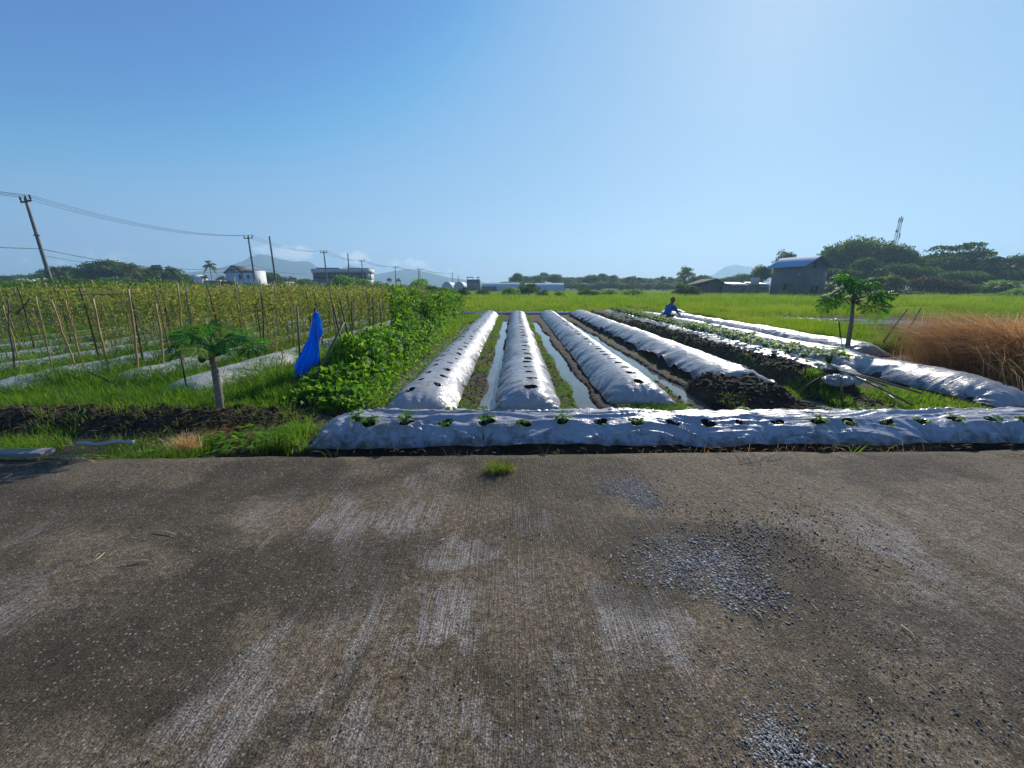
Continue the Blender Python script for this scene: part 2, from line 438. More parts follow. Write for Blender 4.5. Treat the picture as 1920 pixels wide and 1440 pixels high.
# long beds: (near end x,y) (far end x,y) half width, height
BEDS = {
 'A': ((-1.27, 4.85), (-1.30, 23.4), .50, .30),
 'B': ((.22, 4.93), (.36, 23.6), .47, .31),
 'C': ((1.88, 5.22), (2.18, 23.6), .50, .31),
 'D': ((3.78, 6.05), (3.98, 23.4), .56, .36),
 'E': ((5.42, 6.20), (5.55, 23.0), .50, .34),
 'F': ((7.15, 5.15), (7.35, 22.4), .50, .34),
 'G': ((8.85, 9.3), (8.95, 23.2), .52, .30),
}
LEFT_X = [-5.15, -6.75, -8.3, -9.85, -11.4, -13.0, -14.6]
def road_edge(x): return 3.535 + .022 * x
def mound(x, y, p0, p1, hw, h):
    t = (y - p0[1]) / (p1[1] - p0[1]); cx = p0[0] + (p1[0] - p0[0]) * t
    s = np.abs(x - cx) / (hw * .98)
    e = np.clip((y - p0[1] - .05) / (.95 if h == .34 and hw == .50 else .6), 0, 1) * np.clip((p1[1] - y) / .6, 0, 1)
    e = np.sqrt(np.clip(1 - (1 - e) ** 2, 0, 1))
    return np.where((s < 1) & (e > 0), h * .76 * np.clip(1 - s ** 2.4, 0, 1) * e, 0)
def band(x, xc, w, soft=.10): return 1 - sstep(w, w + soft, np.abs(x - xc))
def yb(y, a, b, soft=.4): return sstep(a, a + soft, y) * (1 - sstep(b - soft, b, y))
def terrain(x, y):
    x = np.asarray(x, float); y = np.asarray(y, float)
    n1 = fbm(x * 1.1, y * 1.1, 3, 3); n2 = fbm(x * 7, y * 7, 3, 9); n3 = fbm(x * 20, y * 20, 2, 15)
    z = FIELD + .05 * (n1 - .5) + .045 * (n2 - .5) + .02 * (n3 - .5)
    wob = .10 * (fbm(y * .9 + 3, x * 0 + 1, 3, 21) - .5) * 2 + .05 * (n2 - .5)
    dip = np.zeros_like(z)
    for xc, w, a, b in ((-.345, .065, 4.55, 20), (1.10, .075, 4.6, 19.5), (2.76, .10, 4.6, 19.5), (-1.98, .08, 5.6, 19), (-2.25, .28, 4.35, 5.2), (4.55, .1, 4.9, 6.0)):
        dip = np.maximum(dip, band(x + wob, xc, w) * yb(y, a, b, .6))
    z = z - .16 * dip
    # dark crumbly banks
    bank = .25 * yb(y, 5.0, 6.6, .55) * (1 - sstep(.35, .72, np.abs(x - 3.5))) * (.75 + .5 * n2)           # soil heap before the fourth bed
    bank = np.maximum(bank, .30 * yb(y, 5.6, 24, .6) * (1 - sstep(.25, .55, np.abs(x - 5.1))) * (.8 + .4 * n2))   # open soil side of the fifth bed
    bank = np.maximum(bank, .10 * (1 - sstep(.10, .40, np.abs(y - 4.80 - .02 * x))) * sstep(-11, -9, x) * (1 - sstep(-3.4, -2.7, x)) * (.5 + 1.0 * n2))   # bank by the road
    low = yb(y, 3.3, 4.72, .24) * (1 - sstep(-3.3, -2.5, x)); z = z - .11 * low * (.8 + .4 * n1)
    bank = np.maximum(bank, .10 * (1 - sstep(.15, .6, np.hypot(x + 3.6, (y - 4.75)))) * (.6 + .8 * n2))
    bank = np.maximum(bank, .14 * yb(y, 24.6, 26.2, .6) * sstep(-5, -4, x) * (1 - sstep(14, 18, x)))
    bank = np.maximum(bank, .10 * yb(y, 5, 23, .6) * (1 - sstep(.5, 1.1, np.abs(x + 3.3))))
    z = z + bank
    # ditch along the road slab
    z = z - .10 * (1 - sstep(.0, .22, np.abs(y - road_edge(x) - .10)))
    m = np.zeros_like(z)
    for k, (p0, p1, hw, h) in BEDS.items(): m = np.maximum(m, mound(x, y, p0, p1, hw, h))
    for lx in LEFT_X: m = np.maximum(m, mound(x, y, (lx, 6.0), (lx, 23.5), .42, .17))
    nb = np.abs(y - 4.16 - .0145 * x) / .38
    m = np.maximum(m, np.where((nb < 1) & (x > -1.98), .205 * np.clip(1 - nb ** 2.4, 0, 1) * np.sqrt(np.clip(1 - (1 - np.clip((x + 1.98) / .5, 0, 1)) ** 2, 0, 1)), 0))
    z = np.where(m > .02, np.maximum(z, FIELD + m + .01 * (n3 - .5)), z)
    # wet paddies at the right
    pd = sstep(11.5, 13, x) * yb(y + .52 * (x - 14), 18.4, 24.4, .6) * sstep(.30, .38, fbm(x * .35, y * 1.3 + .6 * x, 3, 44) + .05)
    z = z - .13 * pd
    # dissolve into the wide ground sheet at the rim
    r = np.maximum(np.maximum(sstep(15, 17.5, -x), sstep(36, 40, x)), sstep(26.5, 29.5, y))
    return z * (1 - r) + (FIELD - .03) * r

def grid_mesh(name, xs, ys, zf, mat, smooth=True):
    X, Y = np.meshgrid(xs, ys); Z = zf(X, Y)
    ny, nx = X.shape
    i = np.arange(ny - 1)[:, None] * nx + np.arange(nx - 1)[None]
    Q = np.stack([i, i + 1, i + nx + 1, i + nx], -1).reshape(-1, 4)
    return arr_mesh(name, np.stack([X, Y, Z], -1).reshape(-1, 3), [Q], mat, smooth=smooth), X, Y, Z

def spaced(a, b, fine, coarse, mid0, mid1):
    return np.unique(np.concatenate([np.arange(a, mid0, coarse), np.arange(mid0, mid1, fine), np.arange(mid1, b + coarse, coarse)]))
xs = spaced(-17.5, 40, .045, .16, -6.5, 9.5)
ys = spaced(3.2, 30, .035, .10, 3.2, 9.0)
fs, _, _, _ = grid_mesh("field_soil", xs, ys, terrain, M["soil"]); tag(fs, kind="structure")

# one wide sheet of ground to the horizon
def ground_mat():
    m, nt, b = new_mat("green_land")
    f = noise_fac(nt, .05, 6, .6); g = noise_fac(nt, .9, 5, .65)
    col = mixc(nt, g, ramp(nt, f, [(.35, (.03, .06, .010)), (.55, (.05, .085, .014)), (.7, (.07, .08, .025))]), (.022, .032, .010))
    nt.links.new(col, b.inputs["Base Color"]); b.inputs["Roughness"].default_value = .9
    b.inputs["Specular IOR Level"].default_value = .15
    bump(nt, b, noise_fac(nt, 5, 5), .8, .2); return m
gm = ground_mat()
def ring_ground():
    # a frame round the detailed field, so nothing lies in one plane
    o = FIELD - .012
    xa, xb, ya, yb_ = -17.3, 39.5, 3.25, 29.4
    L = 2450
    V = [(-L, -L, o), (L, -L, o), (L, L, o), (-L, L, o), (xa, ya, o), (xb, ya, o), (xb, yb_, o), (xa, yb_, o)]
    F = [[0, 1, 5, 4], [1, 2, 6, 5], [2, 3, 7, 6], [3, 0, 4, 7]]
    return arr_mesh("ground", V, [np.array(F)], gm)
g = ring_ground()
# the sheet passes well below the road slab
tag(g, kind="structure")

def water_mat(name="muddy_water", bs=.04, bd=.02, sc=7, ro=.03):
    m, nt, b = new_mat(name)
    f = noise_fac(nt, 1.3, 4)
    nt.links.new(ramp(nt, f, [(.35, (.10, .10, .085)), (.65, (.17, .165, .14))]), b.inputs["Base Color"])
    b.inputs["Roughness"].default_value = ro; b.inputs["IOR"].default_value = 1.33
    b.inputs["Specular IOR Level"].default_value = .9
    bump(nt, b, noise_fac(nt, sc, 3), bs, bd); return m
wm = water_mat(); wm_p = water_mat("rippled_paddy_water", 1.0, .06, 5, .12)
def sheet(name, x0, x1, y0, y1, z, wm=wm):
    return tag(arr_mesh(name, [(x0, y0, z), (x1, y0, z), (x1, y1, z), (x0, y1, z)], [np.array([[0, 1, 2, 3]])], wm), kind="structure")
sheet("furrow_water", -3.2, 5.3, 4.5, 23.2, WATER)
sheet("paddy_water", 10.4, 34, 14, 25.5, WATER - .002, wm_p)

# ------------------------------------------------------------------ the concrete road
def road_mat():
    m, nt, b = new_mat("old_brushed_concrete")
    L = nt.links
    A = lambda n: nd(nt, "ShaderNodeAttribute", attribute_name=n).outputs["Fac"]
    worn, moss, dust = A("worn"), A("moss"), A("dust")
    groove = noise_fac(nt, 1.0, 3, .6, (95, 2.2, 1))
    groove2 = noise_fac(nt, 1.0, 3, .6, (210, 6, 1))
    grain = noise_fac(nt, 130, 4, .7); mid = noise_fac(nt, 28, 5, .7); big = noise_fac(nt, 3.2, 6, .65)
    base = ramp(nt, mid, [(.30, (.070, .049, .026)), (.5, (.235, .172, .102)), (.70, (.50, .385, .25))])
    base = mixc(nt, mathn(nt, 'MULTIPLY', groove, .75), base, (.065, .044, .023))
    pale = ramp(nt, mathn(nt, 'ADD', mathn(nt, 'MULTIPLY', groove, .65), mathn(nt, 'MULTIPLY', grain, .35)), [(.36, (.12, .098, .075)), (.5, (.29, .25, .21)), (.64, (.45, .40, .35))])
    wn_ = mathn(nt, 'ADD', mathn(nt, 'MULTIPLY', mathn(nt, 'SUBTRACT', mid, .5), 1.9), mathn(nt, 'MULTIPLY', mathn(nt, 'SUBTRACT', groove, .5), 1.5))
    wn_ = mathn(nt, 'ADD', wn_, mathn(nt, 'MULTIPLY', mathn(nt, 'SUBTRACT', noise_fac(nt, 9, 5, .7), .5), 1.6))
    wfac = mathn(nt, 'MULTIPLY', mathn(nt, 'ADD', mathn(nt, 'MULTIPLY', worn, 1.35), mathn(nt, 'SUBTRACT', mathn(nt, 'MULTIPLY', wn_, mathn(nt, 'MULTIPLY', worn, 2.6, True)), .26)), 1.0, True)
    c = mixc(nt, wfac, base, pale)
    c = mixc(nt, mathn(nt, 'MULTIPLY', dust, mathn(nt, 'ADD', .15, mid), True), c, (.31, .235, .145))
    c = mixc(nt, mathn(nt, 'MULTIPLY', moss, mathn(nt, 'ADD', .1, mathn(nt, 'MULTIPLY', big, 1.3)), True), c, (.048, .037, .018))
    sp = ramp(nt, grain, [(.38, (.25, .25, .25)), (.50, (.95, .95, .95)), (.62, (1.9, 1.9, 1.95))])
    c = mixc(nt, .85, c, sp, 'MULTIPLY')
    # small aggregate stones laid bare
    tc = nd(nt, "ShaderNodeTexCoord"); vo = nd(nt, "ShaderNodeTexVoronoi", Scale=72.0); L.new(tc.outputs["Object"], vo.inputs["Vector"])
    vs = nd(nt, "ShaderNodeSeparateColor"); L.new(vo.outputs["Color"], vs.inputs[0])
    st = mathn(nt, 'MULTIPLY', mathn(nt, 'LESS_THAN', vo.outputs["Distance"], .34), mathn(nt, 'GREATER_THAN', vs.outputs[0], .60))
    stone = ramp(nt, vs.outputs[1], [(.0, (.03, .028, .026)), (.5, (.17, .145, .115)), (1.0, (.55, .50, .43))])
    c = mixc(nt, mathn(nt, 'MULTIPLY', st, .85), c, stone)
    L.new(c, b.inputs["Base Color"]); b.inputs["Roughness"].default_value = .82; b.inputs["Specular IOR Level"].default_value = .35
    h = mathn(nt, 'ADD', mathn(nt, 'MULTIPLY', st, .35), mathn(nt, 'MULTIPLY', groove, .75)); h = mathn(nt, 'ADD', h, mathn(nt, 'ADD', mathn(nt, 'MULTIPLY', groove2, .3), mathn(nt, 'ADD', mathn(nt, 'MULTIPLY', mid, .7), mathn(nt, 'MULTIPLY', grain, .45))))
    bump(nt, b, h, 1.0, .026); return m
rmat = road_mat()
def blot(X, Y, items):
    o = np.zeros_like(X)
    wx = (fbm(X * 6, Y * 2.5, 5, 71) - .5) * .6; wy = (fbm(X * 5, Y * 3, 5, 91) - .5) * .6
    for px, py, rx, ry, a in items:
        cx, cy, _ = G(px, py)
        d = np.hypot((X + wx - cx) / rx, (Y + wy - cy) / ry)
        o = np.maximum(o, a * (1 - sstep(.25, 1.35, d)))
    return o
WORN = [(725, 975, .13, .2, .8), (1010, 975, .14, .22, .8), (860, 1045, .22, .16, .8), (1195, 1195, .22, .22, 1.0), (1180, 1150, .2, .2, .9), (1240, 1270, .25, .12, .5),
        (770, 1180, .07, .26, .95), (850, 1170, .11, .22, .95), (690, 1160, .09, .38, .75), (620, 1000, .12, .3, .6), (660, 985, .05, .2, .6), (560, 1150, .16, .4, .55),
        (430, 1310, .26, .3, .75), (900, 1390, .7, .2, .5), (700, 1380, .3, .16, .5), (1050, 1280, .12, .1, .5), (90, 990, .22, .1, .7), (280, 983, .1, .05, .7),
        (400, 985, .2, .1, .4), (480, 1030, .1, .14, .5), (960, 1100, .16, .2, .4), (1560, 1000, .9, .3, .35), (1700, 1180, .5, .3, .3), (20, 1160, .3, .12, .5), (1060, 1180, .1, .1, .3)]
MOSS = [(540, 1380, .16, .14, 1.0), (520, 1110, .18, .10, .8), (300, 1120, .6, .3, .6), (80, 1200, .5, .25, .7), (640, 1280, .08, .2, .7), (1000, 1330, .3, .16, .5),
        (1300, 1340, .35, .2, .5), (200, 1280, .4, .14, .5), (700, 1070, .12, .1, .5), (540, 900, .8, .15, .5), (200, 920, 1.2, .2, .5), (900, 1260, .2, .14, .5), (1480, 1300, .2, .2, .4)]
DUST = [(1500, 1110, .1, .3, .9), (1560, 1180, .12, .2, .8), (1640, 1290, .1, .2, .7), (1750, 1350, .12, .2, .6), (380, 990, .3, .1, .5), (700, 860, 2.5, .12, .3), (1700, 900, 1.5, .25, .35), (300, 1060, .5, .12, .3), (1350, 1230, .3, .3, .3)]
def road():
    xs = np.unique(np.concatenate([np.arange(-34, -5.6, .35), np.arange(-5.6, 5.8, .0135), np.arange(5.8, 36, .35)]))
    vs = np.unique(np.concatenate([np.arange(-7, .55, .25), np.arange(.55, 3.53, .0135), [3.535]]))
    X, V = np.meshgrid(xs, vs)
    Y = V + .022 * X * sstep(.5, 3.5, V)
    # the worn rim crumbles a little
    rim = sstep(3.35, 3.535, V); Y = Y + rim * (.05 * (fbm(X * 2.2, X * 0, 4, 5) - .5))
    Z = .012 * (fbm(X * 1.3, Y * 1.3, 3, 12) - .5) + .006 * (fbm(X * 9, Y * 9, 3, 13) - .5) - .02 * rim ** 2
    gv = vnoise(X * 70, Y * 3, 31); Z = Z + .0022 * (gv - .5)
    big = fbm(X * 1.1, Y * .7, 4, 50)
    worn = np.clip(blot(X, Y, WORN) + .42 * sstep(.46, .66, big) * sstep(.45, .6, fbm(X * 9, Y * 2.0, 3, 52)), 0, 1)
    moss = np.clip(blot(X, Y, MOSS) + .8 * sstep(.46, .62, fbm(X * 1.3, Y * 1.6, 5, 60)) + .35 * sstep(2.4, 3.4, Y), 0, 1)
    dust = np.clip(blot(X, Y, DUST) + .35 * sstep(.5, .7, fbm(X * 2.4, Y * 1.2, 4, 65)), 0, 1)
    ny, nx = X.shape
    i = np.arange(ny - 1)[:, None] * nx + np.arange(nx - 1)[None]
    Q = np.stack([i, i + 1, i + nx + 1, i + nx], -1).reshape(-1, 4)
    Vv = np.stack([X, Y, Z], -1).reshape(-1, 3)
    # broken front face of the slab
    top = (ny - 1) * nx + np.arange(nx)
    low = Vv[top].copy(); low[:, 2] -= .16; low[:, 1] -= .03
    n0 = len(Vv); j = np.arange(nx - 1)
    Q2 = np.stack([top[j], top[j + 1], n0 + j + 1, n0 + j], -1)
    z0 = lambda a: np.concatenate([a.ravel(), np.zeros(nx)])
    o = arr_mesh("road", np.concatenate([Vv, low]), [np.concatenate([Q, Q2])], rmat, smooth=True, attrs=dict(worn=z0(worn), moss=np.concatenate([moss.ravel(), np.ones(nx)]), dust=z0(dust)))
    return tag(o, kind="structure")
road()

# ------------------------------------------------------------------ hills on the horizon
def hill_mat():
    m, nt, b = new_mat("forested_slopes")
    f = noise_fac(nt, .012, 5)
    nt.links.new(ramp(nt, f, [(.3, (.03, .06, .03)), (.7, (.06, .09, .045))]), b.inputs["Base Color"])
    b.inputs["Roughness"].default_value = 1; b.inputs["Specular IOR Level"].default_value = 0; return m
hm = hill_mat()
def hill(prof, Y, seed, depth=390):
    """ridge whose crest passes through the given pixels at distance Y, falling away to both sides"""
    P = np.array([W(px, py, Y) for px, py in prof]); n = 160
    xs = np.linspace(P[0, 0], P[-1, 0], n); h = np.interp(xs, P[:, 0], P[:, 2])
    h = h + .035 * h * (fbm(xs * .03, xs * 0, 4, seed) - .5) * 2
    t = np.linspace(-1, 1, 33)
    Xg, Tg = np.meshgrid(xs, t)
    fall = (1 - np.abs(Tg)) ** 1.35
    Z = h[None] * fall * (1 + .22 * (fbm(Xg * .02, Tg * 5, 4, seed + 3) - .5) * (np.abs(Tg) > .01))
    Yg = Y + Tg * depth + 14 * (fbm(Xg * .02, Tg * 3, 3, seed + 7) - .5) * (np.abs(Tg) > .01)
    ny, nx = Xg.shape; i = np.arange(ny - 1)[:, None] * nx + np.arange(nx - 1)[None]
    Q = np.stack([i, i + 1, i + nx + 1, i + nx], -1).reshape(-1, 4)
    return tag(arr_mesh("hill", np.stack([Xg, Yg, Z - 1.5], -1).reshape(-1, 3), [Q], hm, smooth=True), kind="structure")
hill([(250, 536), (340, 514), (400, 503), (440, 495), (470, 481), (488, 475), (505, 478), (530, 487), (552, 490), (575, 489), (598, 503), (640, 520), (690, 534)], 1500, 1)
hill([(590, 534), (632, 506), (655, 497), (680, 503), (720, 520), (760, 535)], 1620, 6)
hill([(660, 534), (705, 514), (740, 507), (770, 504), (800, 509), (840, 519), (900, 528), (960, 536)], 1540, 11)
hill([(1290, 536), (1335, 516), (1360, 500), (1380, 495), (1405, 499), (1440, 514), (1500, 533)], 1950, 17)

# ------------------------------------------------------------------ film-covered beds
def film_bed(name, label, group, p0, p1, hw, h, holes, res=(.03, .028), seed=1, mat=None, base=FIELD, hem=.03, pin=(.7, 1.3), gath0=1.0, gath1=.5,
             long_crease=.003, pin_amp=1.0, hole_r=(.055, .05), sag=.012, taper=.5, end0=True, end1=True, srange=(-1, 1), cat="planting bed"):
    r = np.random.default_rng(seed)
    p0 = np.array(p0, float); p1 = np.array(p1, float); L = np.linalg.norm(p1 - p0); d = (p1 - p0) / L; nrm = np.array([d[1], -d[0]])   # to the right
    U = np.linspace(0, L, int(L / res[0])); half_arc = hw * 1.22
    S = np.linspace(srange[0], srange[1], int((srange[1] - srange[0]) * half_arc / res[1]))
    Ug, Sg = np.meshgrid(U, S, indexing='ij')
    A = Sg * half_arc
    # pull grid points onto the rims of the holes
    hid = np.full(Ug.shape, -1); dep = np.zeros_like(Ug)
    for k, (hu, hs, sc) in enumerate(holes):
        ru, ra = hole_r[0] * sc, hole_r[1] * sc
        i0, i1 = np.searchsorted(U, [hu - 2 * ru, hu + 2 * ru])
        sl = slice(max(i0, 0), i1)
        du = Ug[sl] - hu; da = A[sl] - hs * half_arc
        th = np.arctan2(da / ra, du / ru)
        irr = 1 + .16 * np.sin(th * 2 + r.random() * 6) + .12 * np.sin(th * 3 + r.random() * 6)
        q = np.hypot(du / ru, da / ra) / irr
        lim = .5 * max(res[0] / ru, res[1] / ra)
        snap = (q > 1 - lim) & (q < 1 + lim)
        f = np.where(snap, 1 / np.maximum(q, 1e-6), 1)
        Ug[sl] = hu + du * f; A[sl] = hs * half_arc + da * f
        q2 = np.where(snap, 1.0, q)
        inside = q2 <= 1.0001
        hid[sl] = np.where(inside, k, hid[sl])
        dep[sl] += np.where(q2 < 1, -.05 * (1 - q2 ** 3), 0) + np.where((q2 >= 1) & (q2 < 2.2), .006 * np.cos((q2 - 1) / 1.2 * 1.57) * r.random(), 0)
    Sg = A / half_arc
    wob = .10 * (fbm(Ug * .7, Ug * 0 + seed, 3, seed) - .5)
    e0 = np.clip(Ug / taper, 0, 1) if end0 else np.ones_like(Ug)
    e1 = np.clip((L - Ug) / taper, 0, 1) if end1 else np.ones_like(Ug)
    e = np.sqrt(np.clip(1 - (1 - e0) ** 2, 0, 1)) * np.sqrt(np.clip(1 - (1 - e1) ** 2, 0, 1))
    wf = .86 + .14 * e
    hv = h * (1 + .22 * (fbm(Ug * .9, Sg * 0 + 3, 3, seed + 5) - .5))
    prof = np.clip(1 - np.abs(Sg) ** 2.5, 0, 1)
    hemv = hem * (1 + .9 * (fbm(Ug * 2.3, np.sign(Sg) * 4, 3, seed + 8) - .5) * 2)
    Z = base + hemv * np.abs(Sg) ** 4 + hv * prof * e
    lat = Sg * hw * wf * (1 + wob) + .04 * (fbm(Ug * .45, Ug * 0, 2, seed + 2) - .5)
    B = np.stack([p0[0] + d[0] * Ug + nrm[0] * lat, p0[1] + d[1] * Ug + nrm[1] * lat, Z], -1)
    # creases
    w = sag * (fbm(Ug * 1.8, A * 2.6, 3, seed + 20) - .5) * 1.7
    rd = lambda x_, y_, sd, p_: (ridge(vnoise(x_, y_, sd)) ** p_ + .5 * ridge(vnoise(x_ * 2.1 + 5, y_ * 2.1, sd + 1)) ** p_) / 1.5
    bend = 2.2 * fbm(Ug * .9, A * 1.6, 2, seed + 4)
    patchy = sstep(.38, .62, fbm(Ug * 1.3, A * 2.6, 3, seed + 33))
    w += sag * .8 * (rd(Ug * 3.6 + bend, A * 1.1 + .5 * bend, seed + 22, 6) - .15) * (.3 + patchy)
    w += sag * .4 * (rd(Ug * 3.2 - A * 3.0 + bend, A * 5.5 + Ug * 1.6, seed + 28, 6) - .15) * (1.2 - patchy)
    w += long_crease * (rd(Ug * .55 + A * .4, A * 8.0 + 2.2 * bend, seed + 25, 3) - .3) * (.35 + 1.2 * patchy)
    w += long_crease * .5 * (rd(Ug * 1.6 + A * 2.0, A * 15 + 3 * bend + Ug * .7, seed + 26, 3) - .3) * (1.3 - patchy)
    for side in (-1, 1):
        u = r.random() * .5 + .1
        while u < L:
            du = Ug - u; da = (half_arc - side * A)
            rr = np.hypot(du, da); th = np.arctan2(du, da + .03)
            k = r.uniform(9, 15); ph = r.random() * 6; am = r.uniform(.4, 1.2) * .013 * pin_amp
            near = np.exp(-(rr / r.uniform(.22, .42)) ** 1.3)
            w += am * near * np.sin(th * k + ph + 1.5 * np.sin(th * 2.3)) * np.clip(rr / .06, 0, 1)
            w -= .035 * np.exp(-(du / .10) ** 2 - (da / .22) ** 2)
            u += r.uniform(*pin)
    for g_, uu, on in ((gath0, Ug, end0), (gath1, L - Ug, end1)):
        if on and g_: w += g_ * .013 * np.exp(-uu / .30) * (ridge(fbm(A * 13 / (1 + 1.6 * uu) + .6 * np.sin(uu * 9 + A * 3), uu * 1.1 + seed, 3, seed + 60)) ** 2.5 - .35) * np.clip(uu / .06, 0, 1)
    w += .0025 * (fbm(Ug * 18, A * 18, 2, seed + 40) - .5)
    gu = np.gradient(B, axis=0); gs = np.gradient(B, axis=1)
    N = unit(np.cross(gs, gu)); N = np.where(N[..., 2:3] < 0, -N, N)
    sm = np.clip(Sg ** 2, 0, 1)[..., None]
    Vv = B + N * w[..., None] + np.stack([0 * dep, 0 * dep, dep], -1)
    nu, ns = Ug.shape
    i = np.arange(nu - 1)[:, None] * ns + np.arange(ns - 1)[None]
    Q = np.stack([i, i + ns, i + ns + 1, i + 1], -1).reshape(-1, 4)
    if np.cross(np.append(d, 0), np.append(nrm, 0))[2] < 0: Q = Q[:, ::-1] if (N[nu // 2, ns // 2, 2] < 0) else Q
    hf = hid.ravel()[Q]; allin = (hf >= 0).all(1)
    root = empty(name, (p0[0], p0[1], 0), 0, label, cat, group)
    off = np.array([p0[0], p0[1], 0])
    Vf = Vv.reshape(-1, 3) - off
    def sub(nm, q, mt):
        ids, inv = np.unique(q, return_inverse=True)
        return arr_mesh(nm, Vf[ids], [inv.reshape(q.shape)], mt, root, smooth=True, attrs=dict(edge=np.abs(Sg).ravel()[ids]))
    sub("film_sheet", Q[~allin], mat or M["film"])
    for k in range(len(holes)):
        q = Q[allin & (hf == k).all(1)]
        if len(q): sub("planting_hole", q, M["soil_dark"])
    ctr = []
    for hu, hs, sc in holes:
        a = min(int(np.searchsorted(U, hu)), nu - 1); b_ = min(int(np.searchsorted(S, hs)), ns - 1)
        ctr.append(Vv[a, b_] * 1.0)
    return root, ctr

GB = "silver film beds running away from the road"
def row_holes(L, step, s, jit=.03, sc=(.75, 1.15), skip=0.0, a=.35, r=random.Random(3)):
    out = []; u = a
    while u < L - .4:
        if r.random() > skip: out.append((u + r.uniform(-.05, .05), s + r.uniform(-jit, jit), r.uniform(*sc)))
        u += step * r.uniform(.9, 1.1)
    return out
def LB(k): return math.dist(BEDS[k][0], BEDS[k][1])
LABELS = {
 'A': "silver film bed with two staggered rows of holes, next to the green climbing beans",
 'B': "silver film bed with one row of holes along its middle, between two sky-reflecting furrows",
 'C': "silver film bed with one row of holes and a wide gathered front end",
 'D': "silver film bed whose front end stops short behind a heap of dark soil",
 'E': "bed with a dark open soil side and leafy plants growing along its film strip",
 'F': "silver film bed with large holes ending at a point beside the brown dry grass",
 'G': "holeless silver film bed beside the rice, between crouching worker and farther papaya",
}
mk = lambda k, holes, **kw: film_bed("planting_bed", LABELS[k], GB, *BEDS[k][:2], BEDS[k][2], BEDS[k][3], holes, seed=sum(map(ord, k)), **kw)
mk('A', row_holes(LB('A'), .50, -.30, .08) + row_holes(LB('A'), .50, .28, .07, a=.6), hole_r=(.075, .085), pin=(.8, 1.5), gath0=3.0, sag=.016)
mk('B', row_holes(LB('B'), .43, .10, .05), hole_r=(.075, .115), pin=(.5, 1.0), gath0=3.0, sag=.018)
mk('C', row_holes(LB('C'), .43, .03, .05), hole_r=(.075, .12), pin=(.7, 1.2), gath0=3.4, sag=.014)
mk('D', row_holes(LB('D'), .5, .30, .05, skip=.1), hole_r=(.07, .075), hem=.13, pin=(.7, 1.1), gath0=.6, sag=.015)
mk('F', row_holes(LB('F'), .72, .30, .04), hole_r=(.085, .09), pin=(.9, 1.8), gath0=1.6, sag=.022, taper=.9)
mk('G', [], pin=(.9, 1.6), gath0=1.0, sag=.03, hem=.02)
# the fifth bed: only its crown is under film, the near side is bare earth
film_bed("planting_bed", LABELS['E'], GB, *BEDS['E'][:2], .52, .36, [], seed=69, hem=.24, srange=(-.62, 1), pin=(.7, 1.2), sag=.014)
film_bed("planting_bed", "low silver film bed lying crosswise at the far end before the tall grass", "silver film beds lying crosswise", (-3.4, 24.35), (4.6, 24.35), .26, .16, [], seed=5, res=(.05, .04), pin=(.8, 1.6))
# beside the road
NB0, NB1 = (-2.16, 4.125), (9.6, 4.295)
ux = lambda x: x - NB0[0]
fx_px = [640, 700, 765, 838, 912, 980, 1052, 1124, 1188, 1256, 1322, 1385, 1452, 1528, 1587, 1661, 1724, 1782, 1853, 1915]
front = [(ux(G(p, 790, .15)[0]) , .46, random.uniform(.85, 1.15)) for p in fx_px]
front[0] = (ux(-1.68), .30, .9)
back = [(ux(G(p, 768, .19)[0]), -.50, random.uniform(.8, 1.0)) for p in (770, 842, 905, 1000, 1062, 1100, 1160, 1216, 1300, 1400, 1480, 1560, 1620, 1690, 1770, 1840, 1900)]
nb, ctr = film_bed("planting_bed", "low silver film bed with seedlings in its holes, running along the road edge", "silver film beds lying crosswise", NB0, NB1, .425, .245, front + back,
         res=(.0155, .0145), seed=41, mat=M["film_near"], hem=.035, pin=(.6, 1.3), gath0=2.4, pin_amp=1.5, long_crease=.042, hole_r=(.078, .052), sag=.011, taper=.45, end1=True)

# old beds among the bamboo stakes
names = ["nearest the blue net", "second from the blue net", "third from the blue net", "fourth from the blue net", "fifth from the blue net", "sixth from the blue net", "farthest from the blue net"]
y0s = [5.75, 6.35, 5.9, 6.9, 7.3, 7.6, 8.5]
for k, lx in enumerate(LEFT_X):
    film_bed("planting_bed", "old flattened film bed under the bamboo stakes, " + names[k], "old film beds under the bamboo stakes", (lx, y0s[k]), (lx - .1, 23.3), .43, .20 if k else .24, [],
             seed=100 + k, mat=M["film_old"], res=(.04, .04), pin=(.8, 1.6), hem=.02, sag=.02)

# ------------------------------------------------------------------ seedlings
def seedling_mesh(n, hgt, spread, lf, seed, name="seedling"):
    r = np.random.default_rng(seed); mb = MB(); parts = []
    for i in range(n):
        az = r.random() * 6.28; out = r.uniform(.3, 1) * spread; top = np.array([math.cos(az) * out, math.sin(az) * out, hgt * r.uniform(.45, 1)])
        mid = top * np.array([.35, .35, .6])
        pts = np.array([[0, 0, -.02], mid, top]); mb.tube(pts, [.0035, .003, .002], 4, .4)
        for q in range(3):
            a2 = az + (q - 1) * 1.1 + r.normal() * .2
            D = np.array([[math.cos(a2), math.sin(a2), r.uniform(-.25, .45)]])
            V, F, T = leaf_arr(top[None], D, np.array([[0, 0, 1.0]]), lf * r.uniform(.7, 1.2), lf * .62, .25)
            parts.append((V, F, T))
    parts.append((np.concatenate(mb.v), *[f if f.ndim == 2 else f[None] for f in mb.f], np.concatenate(mb.t)))
    V, F, T = cat_parts(parts)
    return V, F, T
def ordinal(i):
    o = ["first", "second", "third", "fourth", "fifth", "sixth", "seventh", "eighth", "ninth", "tenth", "eleventh", "twelfth", "thirteenth", "fourteenth", "fifteenth", "sixteenth", "seventeenth", "eighteenth", "nineteenth", "twentieth"]
    return o[i]
small = [seedling_mesh(7, .085, .055, .05, 200 + i) for i in range(4)]
